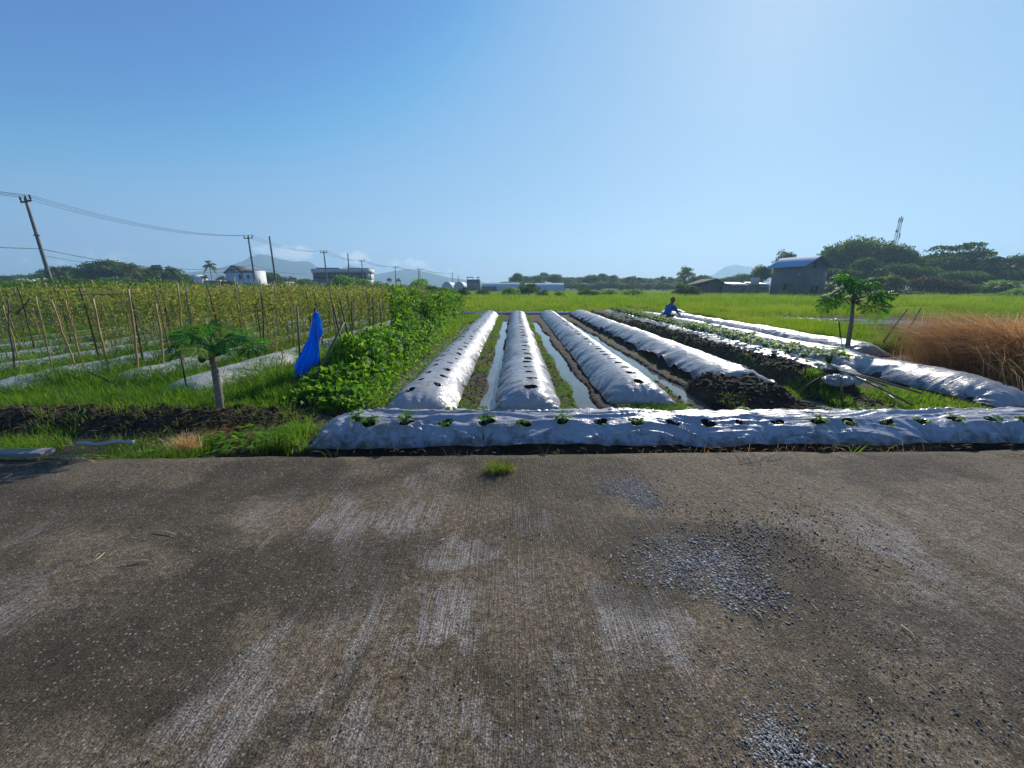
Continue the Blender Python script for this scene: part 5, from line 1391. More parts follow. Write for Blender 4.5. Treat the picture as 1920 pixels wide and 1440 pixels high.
# ------------------------------------------------------------------ trees
def broadleaf_data(seed, n_lobe, n_leaf, leaf, flat=1.0, open_=0.0, trunk_h=.35, spread=.5):
    """unit tree: height 1, crown width about 1"""
    r = np.random.default_rng(seed)
    lobes = []
    for i in range(n_lobe):
        a = r.random() * 6.28; u = math.sqrt(r.random()); h = r.random()
        rad = spread * (.62 if open_ else .66) * u
        zz = trunk_h + (1 - trunk_h) * (.10 + .76 * h ** .7 * math.sqrt(max(.05, 1 - .85 * u * u)))
        s = (.11 + .09 * r.random()) * (1.15 if not open_ else .85)
        lobes.append((math.cos(a) * rad, math.sin(a) * rad, zz, s))
    P, D, N = [], [], []
    per = n_leaf // n_lobe
    for (x, y, z, s) in lobes:
        d = unit(r.normal(size=(per, 3))); d[:, 2] = np.where(d[:, 2] < -.35, -d[:, 2] * .5, d[:, 2])
        q = s * (.55 + .5 * r.random(per) ** .6)
        lump = .75 + .5 * vnoise(d[:, 0] * 3 + x * 20, d[:, 1] * 3 + d[:, 2] * 2, seed)
        P.append(np.array([x, y, z]) + d * (q * lump)[:, None] * np.array([1.25, 1.25, .72 * flat])); D.append(d + .8 * unit(r.normal(size=(per, 3))) + np.array([0, 0, -.15])); N.append(d + .7 * unit(r.normal(size=(per, 3))))
    P, D, N = map(np.concatenate, (P, D, N)); n = len(P)
    sz = leaf * r.uniform(.6, 1.4, n)
    t = np.clip(r.random(n) * .6 + .5 * vnoise(P[:, 0] * 5, P[:, 1] * 5 + P[:, 2] * 7, seed) - .05, 0, 1)
    V, F, T = leaf_arr(P, D, N, sz, sz * r.uniform(.5, .8, n), .15, t)
    mb = MB()
    k = np.linspace(0, 1, 6); th = trunk_h + .12
    mb.tube(np.stack([.03 * np.sin(k * 3 + seed), .03 * np.cos(k * 2 + seed) - .03, -.02 + th * k], 1), .028 * (1 - .45 * k), 8)
    for (x, y, z, s) in lobes[:max(5, n_lobe // 3)]:
        b = np.array([0, 0, trunk_h * r.uniform(.6, 1.1)]); e = np.array([x, y, z]); m = b * .5 + e * .5 + np.array([0, 0, -.03])
        mb.tube([b, m, e], [.016, .011, .004], 5)
    return (V, [F], T), mb
def palm_data(seed, frond=.26, nf=20, leaf=.07):
    r = np.random.default_rng(seed); mb = MB(); k = np.linspace(0, 1, 9)
    top = np.array([.06 * r.normal(), .04 * r.normal(), .82])
    mb.tube(np.stack([top[0] * k ** 1.6, top[1] * k ** 1.6, -.02 + (top[2] + .02) * k], 1), .016 - .006 * k, 8)
    parts = []
    for i in range(nf):
        az = i * 2.4 + r.normal() * .2; el = np.interp(i / nf, [0, 1], [-.35, 1.25]) + r.normal() * .1
        L = frond * r.uniform(.85, 1.15); n = 20; t = np.linspace(.06, 1, n)
        d = np.array([math.cos(az) * math.cos(el), math.sin(az) * math.cos(el), math.sin(el)])
        R = top + d * (L * t)[:, None] + np.array([0, 0, -1]) * (L * .55 * t ** 2.2)[:, None]
        mb2 = MB(); mb2.tube(R[::4], np.linspace(.0035, .001, len(R[::4])), 4, .8); parts.append((mb2.v[0], *[f if f.ndim == 2 else f[None] for f in mb2.f], mb2.t[0]))
        T_ = unit(np.gradient(R, axis=0)); S = unit(np.cross(T_, np.array([0, 0, 1.0])))
        for s in (-1, 1):
            D = T_ * .55 + S * s * .8 + np.array([0, 0, -.45]); ln = leaf * np.sin(np.clip(t * 2.6 + .35, 0, 3.0)) * 1.1 + .01
            parts.append(leaf_arr(R, D, np.broadcast_to([0, 0, 1.0], (n, 3)) + .2 * r.normal(size=(n, 3)), ln, ln * .26, .25, np.full(n, np.clip(.3 + .4 * r.random() + (.35 if i < 4 else 0), 0, 1))))
    mb.lathe([(.02, top[2] - .02), (.034, top[2]), (.02, top[2] + .03)], (top[0], top[1], 0), 8)
    return cat_parts(parts), mb
def banana_data(seed):
    r = np.random.default_rng(seed); mb = MB(); parts = []
    for s_ in range(5):
        bx_, by_ = r.normal(size=2) * .16; h = r.uniform(.35, .55)
        mb.tube([(bx_, by_, -.02), (bx_, by_, h * .5), (bx_ * 1.1, by_ * 1.1, h)], [.035, .03, .018], 7)
        for i in range(8):
            az = i * .8 + r.random(); el = r.uniform(.35, 1.25); L = r.uniform(.3, .48); n = 8; t = np.linspace(0, 1, n)
            d = np.array([math.cos(az) * math.cos(el), math.sin(az) * math.cos(el), math.sin(el)])
            C = np.array([bx_ * 1.1, by_ * 1.1, h]) + d * (L * t)[:, None] - np.array([0, 0, 1]) * (.45 * L * t ** 2.2)[:, None]
            S = unit(np.cross(unit(np.gradient(C, axis=0)), np.array([0, 0, 1.0]))); w = (.055 * np.sin(np.clip(t * 2.9 + .15, 0, 3.1)))[:, None]
            V = np.stack([C - S * w + [0, 0, -.02], C, C + S * w + [0, 0, -.02]], 1).reshape(-1, 3); q = np.arange(n - 1)[:, None] * 3
            F = np.concatenate([q + np.array([[0, 1, 4, 3]]), q + np.array([[1, 2, 5, 4]])]); parts.append((V, F, np.full(len(V), np.clip(r.random(), 0, 1))))
    return cat_parts(parts), mb
KINDS = {}
def kind(k, data, mat):
    (V, F, T), mb = data
    KINDS[k] = [arr_mesh("crown", V, F, M[mat], None, T), mb.build("trunk", M["bark"], None, True), False]
kind("dense0", broadleaf_data(1, 26, 6500, .042), "tree"); kind("dense1", broadleaf_data(2, 22, 6000, .045, 1.1), "tree"); kind("dense2", broadleaf_data(3, 30, 7000, .04, .9), "tree")
kind("open", broadleaf_data(4, 24, 2200, .040, .7, 1, .42), "tree"); kind("layer", broadleaf_data(5, 34, 5200, .038, .45, 1, .38, .55), "tree")
kind("bush0", broadleaf_data(6, 18, 3200, .06, 1.2, 0, .08, .55), "bean"); kind("bush1", broadleaf_data(7, 16, 3000, .065, 1.1, 0, .06, .6), "tree")
kind("brown", broadleaf_data(8, 24, 4500, .045, 1, 0, .12), "treeB"); kind("yellow", broadleaf_data(9, 18, 2200, .06, 1.1, 1, .10), "treeY")
kind("palm0", palm_data(1), "palm"); kind("palm1", palm_data(2, .30, 18), "palm"); kind("palm2", palm_data(3, .22, 22), "palm"); kind("banana", banana_data(4), "palm")
kind("shrub", broadleaf_data(12, 22, 5500, .05, 1.1, 0, .06, .55), "tree")
for k, v in KINDS.items():
    v[0].hide_render = False
def tree(k, px, py_top, wpx, Y, name, label, cat, group=None, wmul=1.0):
    c = W(px, py_top, Y); H = c[2] - FIELD
    wd = wpx / FPX * Y * CP
    root = empty(name, (c[0], Y, FIELD - .02), random.random() * 6.28, label, cat, group)
    v = KINDS[k]
    for j in (0, 1):
        if not v[2]: o = v[j]
        else:
            o = v[j].copy(); COL.objects.link(o)
        o.parent = root
    v[2] = True
    root.scale = (wd, wd, H / .97) if not k.startswith("palm") else (H / .97 * wmul,) * 2 + (H / .97,)
    return root
LT = "trees beyond the left field"; MT = "far tree line beyond the green field"; RT = "trees massed at the right beyond the green rice"; BU = "bushes along the far edge of the fields"
dn = lambda i: ["dense0", "dense1", "dense2"][i % 3]
left = [(8, 516, 60, 140), (60, 515, 70, 150), (95, 503, 50, 125), (128, 498, 50, 118), (150, 508, 50, 112), (178, 490, 62, 110), (208, 486, 66, 112), (236, 493, 58, 114), (258, 508, 40, 108), (284, 500, 46, 112), (318, 503, 40, 114), (335, 510, 34, 118), (160, 522, 60, 100), (215, 520, 70, 100), (300, 522, 60, 104), (110, 522, 50, 104), (30, 525, 40, 100)]
ll = ["dense dark tree of the left tree cluster behind the leaning pole", "rounded dark tree of the left tree cluster behind the leaning pole", "broad dark tree of the left tree cluster behind the leaning pole"]
for i, (px, py, w, Y) in enumerate(left): tree(dn(i), px, py, w * 1.1, Y, "broadleaf_tree", ll[i % 3], "tree", LT)
for i, (px, py, Y) in enumerate([(95, 497, 98), (243, 492, 96), (300, 492, 95), (322, 497, 94), (285, 505, 93), (120, 505, 97)]): tree("palm%d" % (i % 3), px, py, 30, Y, "palm_tree", "coconut palm among the left tree cluster behind the leaning pole", "palm", "palms among the left trees")
tree("palm1", 390, 487, 24, 118, "palm_tree", "single slim coconut palm standing alone left of the white gabled house", "palm", None, .75)
for i, (px, py, Y) in enumerate([(380, 514, 112), (415, 516, 104), (423, 516, 108)]): tree("palm%d" % (i % 3), px, py, 20, Y, "palm_tree", "low bushy palm between the stepped building and the white gabled house", "palm", "low palms left of the white gabled house")
for i, (px, py, w, Y) in enumerate([(420, 526, 26, 98), (502, 508, 34, 125), (515, 513, 26, 128), (570, 522, 30, 140), (352, 525, 30, 120)]): tree(dn(i + 1), px, py, w * 1.2, Y, "broadleaf_tree", ["small dark tree left of the white gabled house", "dark tree behind the white gabled house on its right", "dark tree between the bare pole and the brown roofed house", "small dark tree left of the flat-roofed building", "small dark tree before the stepped building"][i], "tree")
for i, (px, py, Y) in enumerate([(545, 517, 130), (556, 518, 134), (730, 520, 150), (747, 521, 152)]): tree("palm%d" % ((i + 1) % 3), px, py, 20, Y, "palm_tree", "small palm left of the flat-roofed building" if i < 2 else "small palm beside the lone cross-arm pole", "palm", "small palms by the far poles", .9)
bu = [(648, 512, 46, 70, "bush0", "big round green bush before the flat-roofed building"), (625, 528, 30, 74, "bush0", "low green bush at the left foot of the big round bush"), (690, 521, 44, 72, "bush0", "green bush right of the big round bush before the flat-roofed building"),
      (718, 526, 40, 74, "shrub", "dark bush at the right end of the flat-roofed building"), (755, 531, 34, 80, "shrub", "low dark bush under the lone cross-arm pole"), (790, 519, 44, 62, "bush0", "tall green bush before the pole with two shafts"),
      (812, 531, 34, 60, "shrub", "dark bush right of the tall green bush"), (836, 536, 34, 58, "bush0", "low green bush below the white round-topped polytunnels"), (868, 534, 22, 62, "shrub", "dark upright bush before the open framed building"),
      (905, 540, 20, 70, "shrub", "small dark bush at the left end of the long polytunnel"), (957, 536, 28, 66, "bush0", "green bush before the left long polytunnel"), (991, 527, 34, 72, "shrub", "dark bush standing between the two long polytunnels"),
      (1018, 541, 18, 62, "shrub", "small dark bush in the green grass below the right long polytunnel"), (1050, 544, 16, 60, "bush0", "tiny green bush in the grass right of the polytunnels"), (1103, 538, 32, 62, "shrub", "round dark bush in the grass at mid field"),
      (1140, 541, 24, 70, "bush0", "low green bush in the grass right of the round dark bush"), (1185, 540, 32, 66, "bush0", "low wide bush in the grass before the far tree line"), (1287, 527, 38, 64, "shrub", "round dark bush below the tall isolated tree")]
bu += [(1195, 571, 46, 27, 'shrub', 'dark low bush in the rice margin left of the crouching worker'), (1452, 574, 42, 30, 'shrub', 'dark low bush in the rice field below the dark house'), (1010, 568, 26, 29, 'bush0', 'low weedy bush in the rice margin above the third silver bed')]
for (px, py, w, Y, k, lab) in bu: tree(k, px, py, w * 1.2, Y, "bush", lab, "bush", BU)
mid = [(968, 511), (985, 516), (1003, 516), (1020, 510), (1040, 512), (1058, 519), (1072, 519), (1090, 518), (1108, 515), (1130, 512), (1146, 515), (1163, 521), (1180, 518), (1198, 519), (1216, 521), (1236, 520), (1254, 521), (1270, 520), (1300, 518), (1320, 514), (1338, 520), (1354, 521), (1372, 517), (1394, 513), (1412, 513), (950, 527), (930, 530)]
for i, (px, py) in enumerate(mid):
    near_ = px > 1295
    tree(dn(i * 2), px, py, 27 + 8 * (i % 3), 118 + 7 * (i % 4) if near_ else 175 + 12 * (i % 4), "broadleaf_tree", "hazy blue-green tree behind the sheds and water tank" if near_ else "hazy blue-green tree of the far tree line beyond the polytunnels", "tree", RT if near_ else MT)
for i, px in enumerate((960, 1000, 1045, 1085, 1125, 1165, 1205, 1245, 1280)): tree("shrub", px, 526, 60, 165, "bush", "hazy low thicket at the foot of the far tree line", "bush", "thicket under the far tree line")
for i, (px, py) in enumerate([(1151, 514), (1188, 516), (1205, 518), (1245, 516), (1258, 518)]): tree("palm%d" % (i % 3), px, py, 20, 165, "palm_tree", "hazy palm sticking out of the far tree line", "palm", "palms in the far tree line")
tree("open", 1287, 496, 40, 110, "broadleaf_tree", "tall isolated tree with an open airy crown above the far tree line", "tree")
tree("dense1", 1432, 497, 36, 100, "broadleaf_tree", "dark tree directly left of the dark house, behind the long shed", "tree")
tree("open", 1476, 464, 52, 105, "broadleaf_tree", "airy tree showing above the pale blue roof of the dark house", "tree")
right = [("dense0", 1568, 462, 56, 98), ("dense1", 1592, 446, 84, 100), ("dense2", 1632, 445, 92, 102), ("dense0", 1668, 456, 80, 100), ("dense1", 1695, 472, 56, 98), ("dense2", 1745, 474, 60, 98), ("layer", 1800, 448, 112, 96), ("dense1", 1775, 478, 60, 92), ("dense2", 1838, 482, 70, 92),
         ("dense0", 1912, 478, 66, 90), ("dense1", 1880, 490, 60, 94), ("dense2", 1955, 470, 90, 92), ("dense0", 1625, 482, 56, 86), ("dense1", 1600, 505, 50, 84), ("dense2", 1690, 490, 60, 86), ("dense0", 1650, 500, 50, 84), ("dense2", 1560, 500, 40, 90), ("dense1", 1725, 500, 60, 86), ("dense0", 1845, 515, 70, 82), ("dense2", 1800, 505, 80, 84), ("dense1", 1905, 505, 70, 82)]
rl = {"dense0": "large dark crowned tree in the massed trees right of the dark house", "dense1": "tall rounded dark tree in the massed trees right of the dark house", "dense2": "broad dark tree in the massed trees right of the dark house"}
for (k, px, py, w, Y) in right: tree(k, px, py, w * 1.0, Y, "broadleaf_tree", rl.get(k, "tall spreading tree with flat leaf layers right of the telecom mast"), "tree", RT)
tree("open", 1713, 461, 34, 96, "broadleaf_tree", "thin airy tree between the big tree dome and the spreading layered tree", "tree")
for i, (px, py, Y) in enumerate([(1872, 474, 84), (1900, 492, 80), (1650, 498, 78), (1600, 518, 78)]): tree("palm%d" % (i % 3), px, py, 40, Y, "palm_tree", "palm with drooping fronds among the massed trees at the right", "palm", "palms in the right trees")
for (k, px, py, w, Y, lab) in [("yellow", 1668, 505, 48, 72, "yellow-green bushy tree before the dark trees, right of the taller papaya"), ("yellow", 1690, 512, 22, 71, "small yellow bush at the right foot of the yellow-green tree"), ("brown", 1735, 514, 66, 74, "brownish bushy tree before the dark trees at the right"), ("brown", 1785, 522, 50, 72, "dull brown-green bush right of the brownish bushy tree"),
       ("shrub", 1830, 528, 64, 70, "dark green bush along the edge of the rice at the right"), ("bush0", 1876, 522, 70, 68, "bright green bush at the right edge before the dark trees"), ("bush0", 1862, 548, 40, 58, "low round green bush at the far edge of the rice at the right"), ("bush0", 1915, 538, 50, 60, "green bush cut by the right edge of the picture"),
       ("shrub", 1700, 540, 60, 72, "dark low bush below the yellow-green tree"), ("shrub", 1765, 540, 70, 72, "dark low bush below the brownish bushy tree"), ("shrub", 1625, 530, 50, 74, "dark bush between the dark house and the yellow-green tree"), ("shrub", 1565, 528, 40, 76, "dark bush right beside the dark house")]: tree(k, px, py, w * 1.2, Y, "bush", lab, "bush")
for i, (px, py, Y) in enumerate([(1590, 535, 66), (1900, 520, 64), (1640, 540, 68)]): tree("banana", px, py, 40, Y, "banana_plant", ["banana clump beside the dark house behind the taller papaya", "banana clump with big leaves at the right edge", "banana clump left of the yellow-green bushy tree"][i], "banana plant")
for k, v in KINDS.items():
    if not v[2]:
        for o in v[:2]: bpy.data.objects.remove(o)

# ------------------------------------------------------------------ grasses, crops, weeds
def rice_field():
    n = 300000
    # more blades where they are near and large
    u = rng.random(n); Y = 25.6 / (1 - u * (1 - 25.6 / 150)); 
    lim_l = -.24; lim_r = 1.36
    X_ = (lim_l + (lim_r - lim_l) * rng.random(n)) * Y
    keep = X_ > -4.5 - .10 * (Y - 26)
    # strip at the right that comes nearer
    m = 60000
    y2 = 9.8 + 15 * rng.random(m) ** 1.2; x2 = 9.75 + rng.random(m) ** 1.1 * (3.2 + .0 * y2) + .10 * (y2 - 12)
    m3 = 22000
    y3 = 23.2 - .22 * 0 + 4 * rng.random(m3); x3 = 12 + 26 * rng.random(m3); y3 = y3 - .20 * (x3 - 14)
    m4 = 26000
    x4 = 22 + 18 * rng.random(m4); y4 = 19 + 12 * rng.random(m4)
    x = np.concatenate([X_[keep], x2, x3, x4]); y = np.concatenate([Y[keep], y2, y3, y4])
    patch = fbm(x * .22, y * .22, 4, 88) * .6 + .4 * vnoise(x * 1.6 + 3 * vnoise(x, y, 6), y * 1.1, 87)
    h = np.concatenate([np.full(keep.sum(), .55), np.full(m, .30), np.full(m3, .5), np.full(m4, .55)]) * (.25 + 1.5 * patch) * rng.uniform(.55, 1.3, len(x))
    edge = np.concatenate([sstep(25.2, 27.5, Y[keep] + 1.2 * (fbm(X_[keep] * .5, Y[keep] * 0, 3, 2) - .5)), np.ones(m), np.ones(m3), np.ones(m4)]); h = h * (.3 + .7 * edge)
    w = np.where(y > 25, .016 * np.maximum(y / 26, 1), .011)
    z = np.where(y < 29, terrain(x, np.minimum(y, 29.9)), FIELD - .012)
    ok = (z > WATER - .01) & ((y > 26) | (x > 9.5))
    rows = sstep(.50, .66, fbm(x * .045 + 7, y * .42 - .03 * x, 3, 131)); h = h * (1 - .45 * rows)
    P = np.stack([x, y, z - .01], 1)[ok]
    t = np.clip(.42 * rows[ok] + -.05 + .6 * rng.random(len(P)) + .55 * vnoise(x[ok] * .9, y[ok] * .6, 92) + .7 * (fbm(x[ok] * .12, y[ok] * .12, 3, 91) - .45), 0, 1)
    h = h[ok]; w = w[ok]; tl = rng.random(len(P)) < .02; h = np.where(tl, h * 1.5 + .15, h)
    V, F4, F3, T = blade_arr(P, h, rng.uniform(.15, .6, len(P)), w, .3, t)
    tag(arr_mesh("rice_grass", V, [F4, F3], M["rice"], None, T), "bright green tall grass of the rice fields beyond the beds", "rice grass", kind="stuff")
rice_field()
def tall_crop():
    """leafy field crop behind the bean stakes"""
    n = 26000
    Y = 23.5 / (1 - rng.random(n) * (1 - 23.5 / 70)); X_ = -1.38 * Y + (1.38 * Y - 4.2 - .12 * (Y - 24)) * rng.random(n)
    hmax = np.interp(X_ / Y, [-1.4, -.9, -.5, -.25, -.1], [1.9, 1.75, 1.55, 1.35, .9]) * (.62 + .76 * fbm(X_ * .35, Y * .35, 3, 14))
    z = hmax * rng.random(n) ** .45 + FIELD
    sz = rng.uniform(.22, .5, n) * (1 + (Y - 23) / 50)
    D = rand_dirs(n) * np.array([1, 1, .5]) + np.array([0, 0, .35])
    V, F, T = leaf_arr(np.stack([X_, Y, z], 1), D, rand_dirs(n) + np.array([0, 0, 1.0]), sz, sz * .16, .35)
    # near left edge leafy plants
    tag(arr_mesh("crop_leaves", V, [F], M["corn"], None, T), "dense leafy green crop behind the dry bean rows", "crop", kind="stuff")
tall_crop()
def grass():
    parts = []
    def area(n, x0, x1, y0, y1, h0, h1, w=.006, cond=None, patch=None, tb=0.0, lean=(.2, .8)):
        x = rng.uniform(x0, x1, n); y = rng.uniform(y0, y1, n)
        ok = np.ones(n, bool)
        if patch is not None: ok &= fbm(x * patch[0], y * patch[0], 3, patch[2]) > patch[1] + .10 * rng.normal(size=n)
        if cond is not None: ok &= cond(x, y)
        x, y = x[ok], y[ok]; z = terrain(x, y); wet = (z > WATER + .005) | ((x < -3.3) & (z > -.4)); x, y, z = x[wet], y[wet], z[wet]
        n = len(x); cl = .6 + .8 * fbm(x * 2.5, y * 2.5, 2, 33)
        h = rng.uniform(h0, h1, n) * cl
        t = np.clip(tb + .8 * rng.random(n) * fbm(x * 1.5, y * 1.5, 2, 35) * 1.5, 0, 1)
        parts.append(blade_arr(np.stack([x, y, z - .01], 1), h, rng.uniform(*lean, n), np.full(n, w) * rng.uniform(.7, 1.4, n), .35, t))
    # lush band before the old beds
    area(36000, -10.5, -3.0, 4.75, 6.9, .07, .19, .007, lambda x, y: y > 4.88 + .10 * np.sin(x * 2), None)
    area(5000, -9.5, -3.0, 4.9, 6.2, .16, .34, .007, None, (.9, .52, 5))
    # between the old beds
    gap = lambda x, y: np.min([np.abs(x + .1 * (y - 6) / 17 - l) for l in LEFT_X], axis=0) > .12 + .16 * rng.random(len(x))
    area(90000, -17, -3.7, 6.2, 13, .12, .36, .008, gap, (1.1, .30, 6)); area(50000, -17.3, -3.9, 13, 24, .14, .38, .013, gap, (1.0, .34, 7)); area(26000, -17, -4.6, 6.6, 20, .06, .22, .007, None, (.9, .50, 66))
    # verge by the road at the left
    area(16000, -8.0, -2.3, 3.42, 4.15, .10, .26, .006, lambda x, y: y > road_edge(x) + .04, (1.3, .44, 8), .1)
    area(6000, -8.5, -2.5, 4.0, 4.9, .06, .2, .006, None, (1.6, .53, 58), .1)
    area(5200, -7.5, -2.0, 3.45, 3.75, .18, .34, .006, lambda x, y: y > road_edge(x) + .02, (1.8, .55, 18), .15)
    area(5000, -3.3, -2.0, 4.1, 5.3, .04, .13, .005, None, (2.0, .50, 9), .15)
    # along the green beans
    area(30000, -2.75, -1.78, 5.0, 23, .05, .15, .006, None, (1.2, .40, 10), .2)
    area(9000, -2.6, -1.75, 13, 24, .08, .2, .009, None, (1.2, .4, 12), .25)
    # strips between the film beds
    for xc, hw, n, th in ((-.64, .17, 17000, .40), (.84, .17, 15000, .44), (2.45, .14, 9000, .48), (3.1, .12, 3000, .55), (4.62, .2, 9000, .50), (6.32, .30, 9000, .42), (8.1, .25, 6000, .45)):
        area(n, xc - hw, xc + hw, 4.75, 23.4, .03, .10, .005, None, (1.7, th, int(20 + xc * 3)), .2, (.4, 1.2))
    # front ends of the beds
    for x0, x1, n in ((-.75, .0, 1200), (.15, .85, 2400), (1.45, 2.5, 3600), (-1.15, -.6, 900), (2.9, 3.3, 300)):
        area(n, x0, x1, 4.62, 5.12 + .2 * (x0 > 1), .03, .12, .005, None, (2.2, .40, 41), .2, (.4, 1.2))
    area(2600, 4.3, 5.2, 5.2, 6.3, .05, .13, .006, lambda x, y: np.hypot((x - 4.7) / .42, (y - 5.75) / .5) < 1.0, None, .2)
    area(3000, 5.4, 6.6, 5.0, 6.1, .05, .13, .006, None, (1.4, .42, 44), .15)
    area(4000, 4.4, 6.6, 4.7, 5.3, .03, .10, .005, None, (1.6, .48, 45), .15)
    # tufts along the road edge
    for cx, n, h in ((-1.75, 60, .12), (.95, 90, .10), (1.02, 40, .14), (2.5, 60, .10), (2.62, 80, .14), (3.35, 90, .16), (3.55, 120, .18), (3.75, 80, .13), (4.25, 40, .09), (-.65, 40, .09), (.2, 50, .08), (.45, 70, .09), (-1.2, 30, .08), (1.7, 40, .08), (5.1, 60, .09)):
        area(int(n * 1.6), cx - .10, cx + .10, road_edge(cx) + .0, road_edge(cx) + .10, h * 1.1, h * 2.1, .0055, None, None, .15, (.4, 1.1))
    # rim of the plot before the tall grass, and weedy rice margin
    area(16000, -5, 14, 24.4, 27.5, .12, .4, .014, None, (.8, .40, 50), .35)
    V, F, T = cat_parts(parts)
    tag(arr_mesh("grass", V, F, M["grass"], None, T), "short green grass and weeds growing between the beds and on the verge", "grass", kind="stuff")
grass()
def dry_bits():
    """dead straw lying about on the verge and the road rim"""
    parts = []
    def scatter(n, cx, cy, sx, sy, l0, l1, lift=.03, t0=.3, ang=None):
        x = cx + sx * rng.normal(size=n); y = cy + sy * rng.normal(size=n)
        z = np.where(y > road_edge(x), terrain(x, y), .005) + lift * rng.random(n) + .004
        a = rng.random(n) * 6.28 if ang is None else ang + .35 * rng.normal(size=n); D = np.stack([np.cos(a), np.sin(a), .18 * rng.normal(size=n)], 1)
        l = rng.uniform(l0, l1, n); parts.append(leaf_arr(np.stack([x, y, z], 1), D, np.broadcast_to([0, 0, 1.0], (n, 3)) + .3 * rand_dirs(n), l, np.full(n, .0045) * rng.uniform(.6, 1.5, n), .08, np.clip(t0 + .7 * rng.random(n), 0, 1)))
    c = G(95, 864); scatter(150, c[0], c[1] + .03, .16, .05, .08, .26, .03, .4, .35)
    c = G(395, 800); scatter(650, c[0], c[1] + .1, .35, .16, .06, .2, .07, .1)
    c = G(300, 800, .1); scatter(420, c[0], c[1], .3, .16, .06, .22, .06, .1)
    c = G(480, 780, .1); scatter(300, c[0], c[1], .25, .16, .06, .2, .05, .2)
    scatter(900, -6.0, 5.5, 1.8, .7, .06, .22, .14, .15); scatter(500, -3.0, 4.6, .5, .4, .05, .18, .06, .15); scatter(900, -5.5, 4.55, 1.6, .2, .05, .2, .05, 0)
    scatter(500, .6, 3.60, 1.2, .035, .03, .1, .05, .1); scatter(420, 3.4, 3.66, 1.0, .035, .03, .12, .05, .1); scatter(160, -1.2, 3.56, .4, .04, .03, .1, .05, .1)
    scatter(70, 0, 2.2, 2.2, .6, .015, .06, .002, .4)
    c = G(345, 838); P = np.tile(np.array([[c[0], c[1] + .03, -.03]]), (220, 1)) + rng.normal(size=(220, 3)) * np.array([.05, .03, 0])
    V, F4, F3, T = blade_arr(P, rng.uniform(.12, .26, 220), rng.uniform(.4, 1.3, 220), np.full(220, .005), .5, np.clip(.4 + .6 * rng.random(220), 0, 1)); parts.append((V, F4, F3, T))
    n = 420; x = rng.uniform(-2, 5.5, n); x = x[fbm(x * 2.2, x * 0, 3, 61) > .5]; n = len(x); P = np.stack([x, road_edge(x) + .02 + .1 * rng.random(n), np.full(n, -.10)], 1)     # thin dead stems standing in the ditch
    V, F4, F3, T = blade_arr(P, rng.uniform(.06, .26, n) , rng.uniform(.3, 1.3, n), np.full(n, .0026), .3, np.clip(.25 + .7 * rng.random(n), 0, 1)); parts.append((V, F4, F3, T))
    V, F, T = cat_parts(parts)
    tag(arr_mesh("dry_straw", V, F, M["straw"], None, T), "dry straw and dead stems scattered on the verge and road rim", "straw", kind="stuff")
dry_bits()
def road_tuft():
    c = G(936, 884); n = 420
    P = np.stack([c[0] + .06 * rng.normal(size=n), c[1] + .035 * rng.normal(size=n) + .01, np.full(n, -.005)], 1)
    V, F4, F3, T = blade_arr(P, rng.uniform(.06, .15, n), rng.uniform(.4, 1.5, n), np.full(n, .0042), .3, np.clip(.5 + .6 * rng.random(n), 0, 1))
    tag(arr_mesh("grass_tuft", V, [F4, F3], M["grass"], None, T), "yellowish green grass tuft growing out of the road rim", "grass tuft")
road_tuft()
weed = [seedling_mesh(9, .20, .13, .10, 400 + i) for i in range(3)]
wp = [(400, 815, .9), (430, 822, 1.1), (455, 808, 1.2), (470, 830, 1.0), (500, 820, 1.1), (520, 835, .9), (535, 812, .9), (415, 838, .9), (548, 838, .7), (445, 838, .9), (290, 836, .8), (300, 826, .6), (490, 842, .8), (95, 838, .8), (130, 842, .8), (30, 838, .9), (60, 846, .7), (380, 842, .7), (262, 842, .8)]
for i, (px, py, s) in enumerate(wp):
    c = G(px, py, -.03); zz = float(terrain(np.array([c[0]]), np.array([max(c[1], road_edge(c[0]) + .04)]))[0])
    put_plant("weed", "w%d" % (i % 3), weed[i % 3], (c[0], max(c[1], road_edge(c[0]) + .05), zz), i * 1.7, s * .75, "broad-leaved green weed on the verge below the nearer papaya" if px > 350 else "broad-leaved green weed on the verge left of the straw patch", "weed", "broad-leaved weeds on the left verge" if px > 350 else "broad-leaved weeds at the far left verge", M["bean"])
tw = [((1385, 868), (1440, 852), .03), ((1400, 852), (1428, 880), .05), ((1340, 850), (1372, 864), .02), ((1440, 862), (1470, 848), .04), ((1376, 846), (1412, 872), .05)]
for i, (a, b, hz) in enumerate(tw):
    p, q = np.array(G(*a, .01)), np.array(G(*b, .01)); m_ = (p + q) / 2 + np.array([.03, 0, hz])
    mb = MB(); mb.tube([p, p * .6 + q * .4 + np.array([0, .01, hz]), m_, q], [.004, .0035, .003, .002], 5, .8)
    tag(mb.build("twig", M["twig"], smooth=True), "pale dry twig in the small heap lying on the road rim at the right", "twig", "dry twigs on the road rim")
for i, (a, b) in enumerate([((818, 1018), (833, 1009)), ((1412, 1142), (1432, 1168)), ((1690, 1172), (1722, 1205)), ((1629, 1308), (1633, 1325)), ((290, 995), (330, 1002)), ((225, 1056), (278, 1050)), ((1139, 1050), (1146, 1040)), ((168, 1058), (196, 1036))]):
    p, q = np.array(G(*a, .012)), np.array(G(*b, .012)); mb = MB(); mb.tube([p, (p + q) / 2 + np.array([.01, .004, .004]), q], [.003, .0032, .002], 5, .7)
    tag(mb.build("straw_stalk", M["twig"], smooth=True), ["short tan stalk on the road left of the middle", "tan stalk lying on the gravel patch", "long tan stalk lying on the right side of the road", "short bright stalk near the bottom right of the road", "thin bent twig on the left road, upper one", "thin bent twig on the left road, lower one", "tiny tan stalk left of the gravel patch", "thin slanting straw at the far left of the road"][i], "stalk")

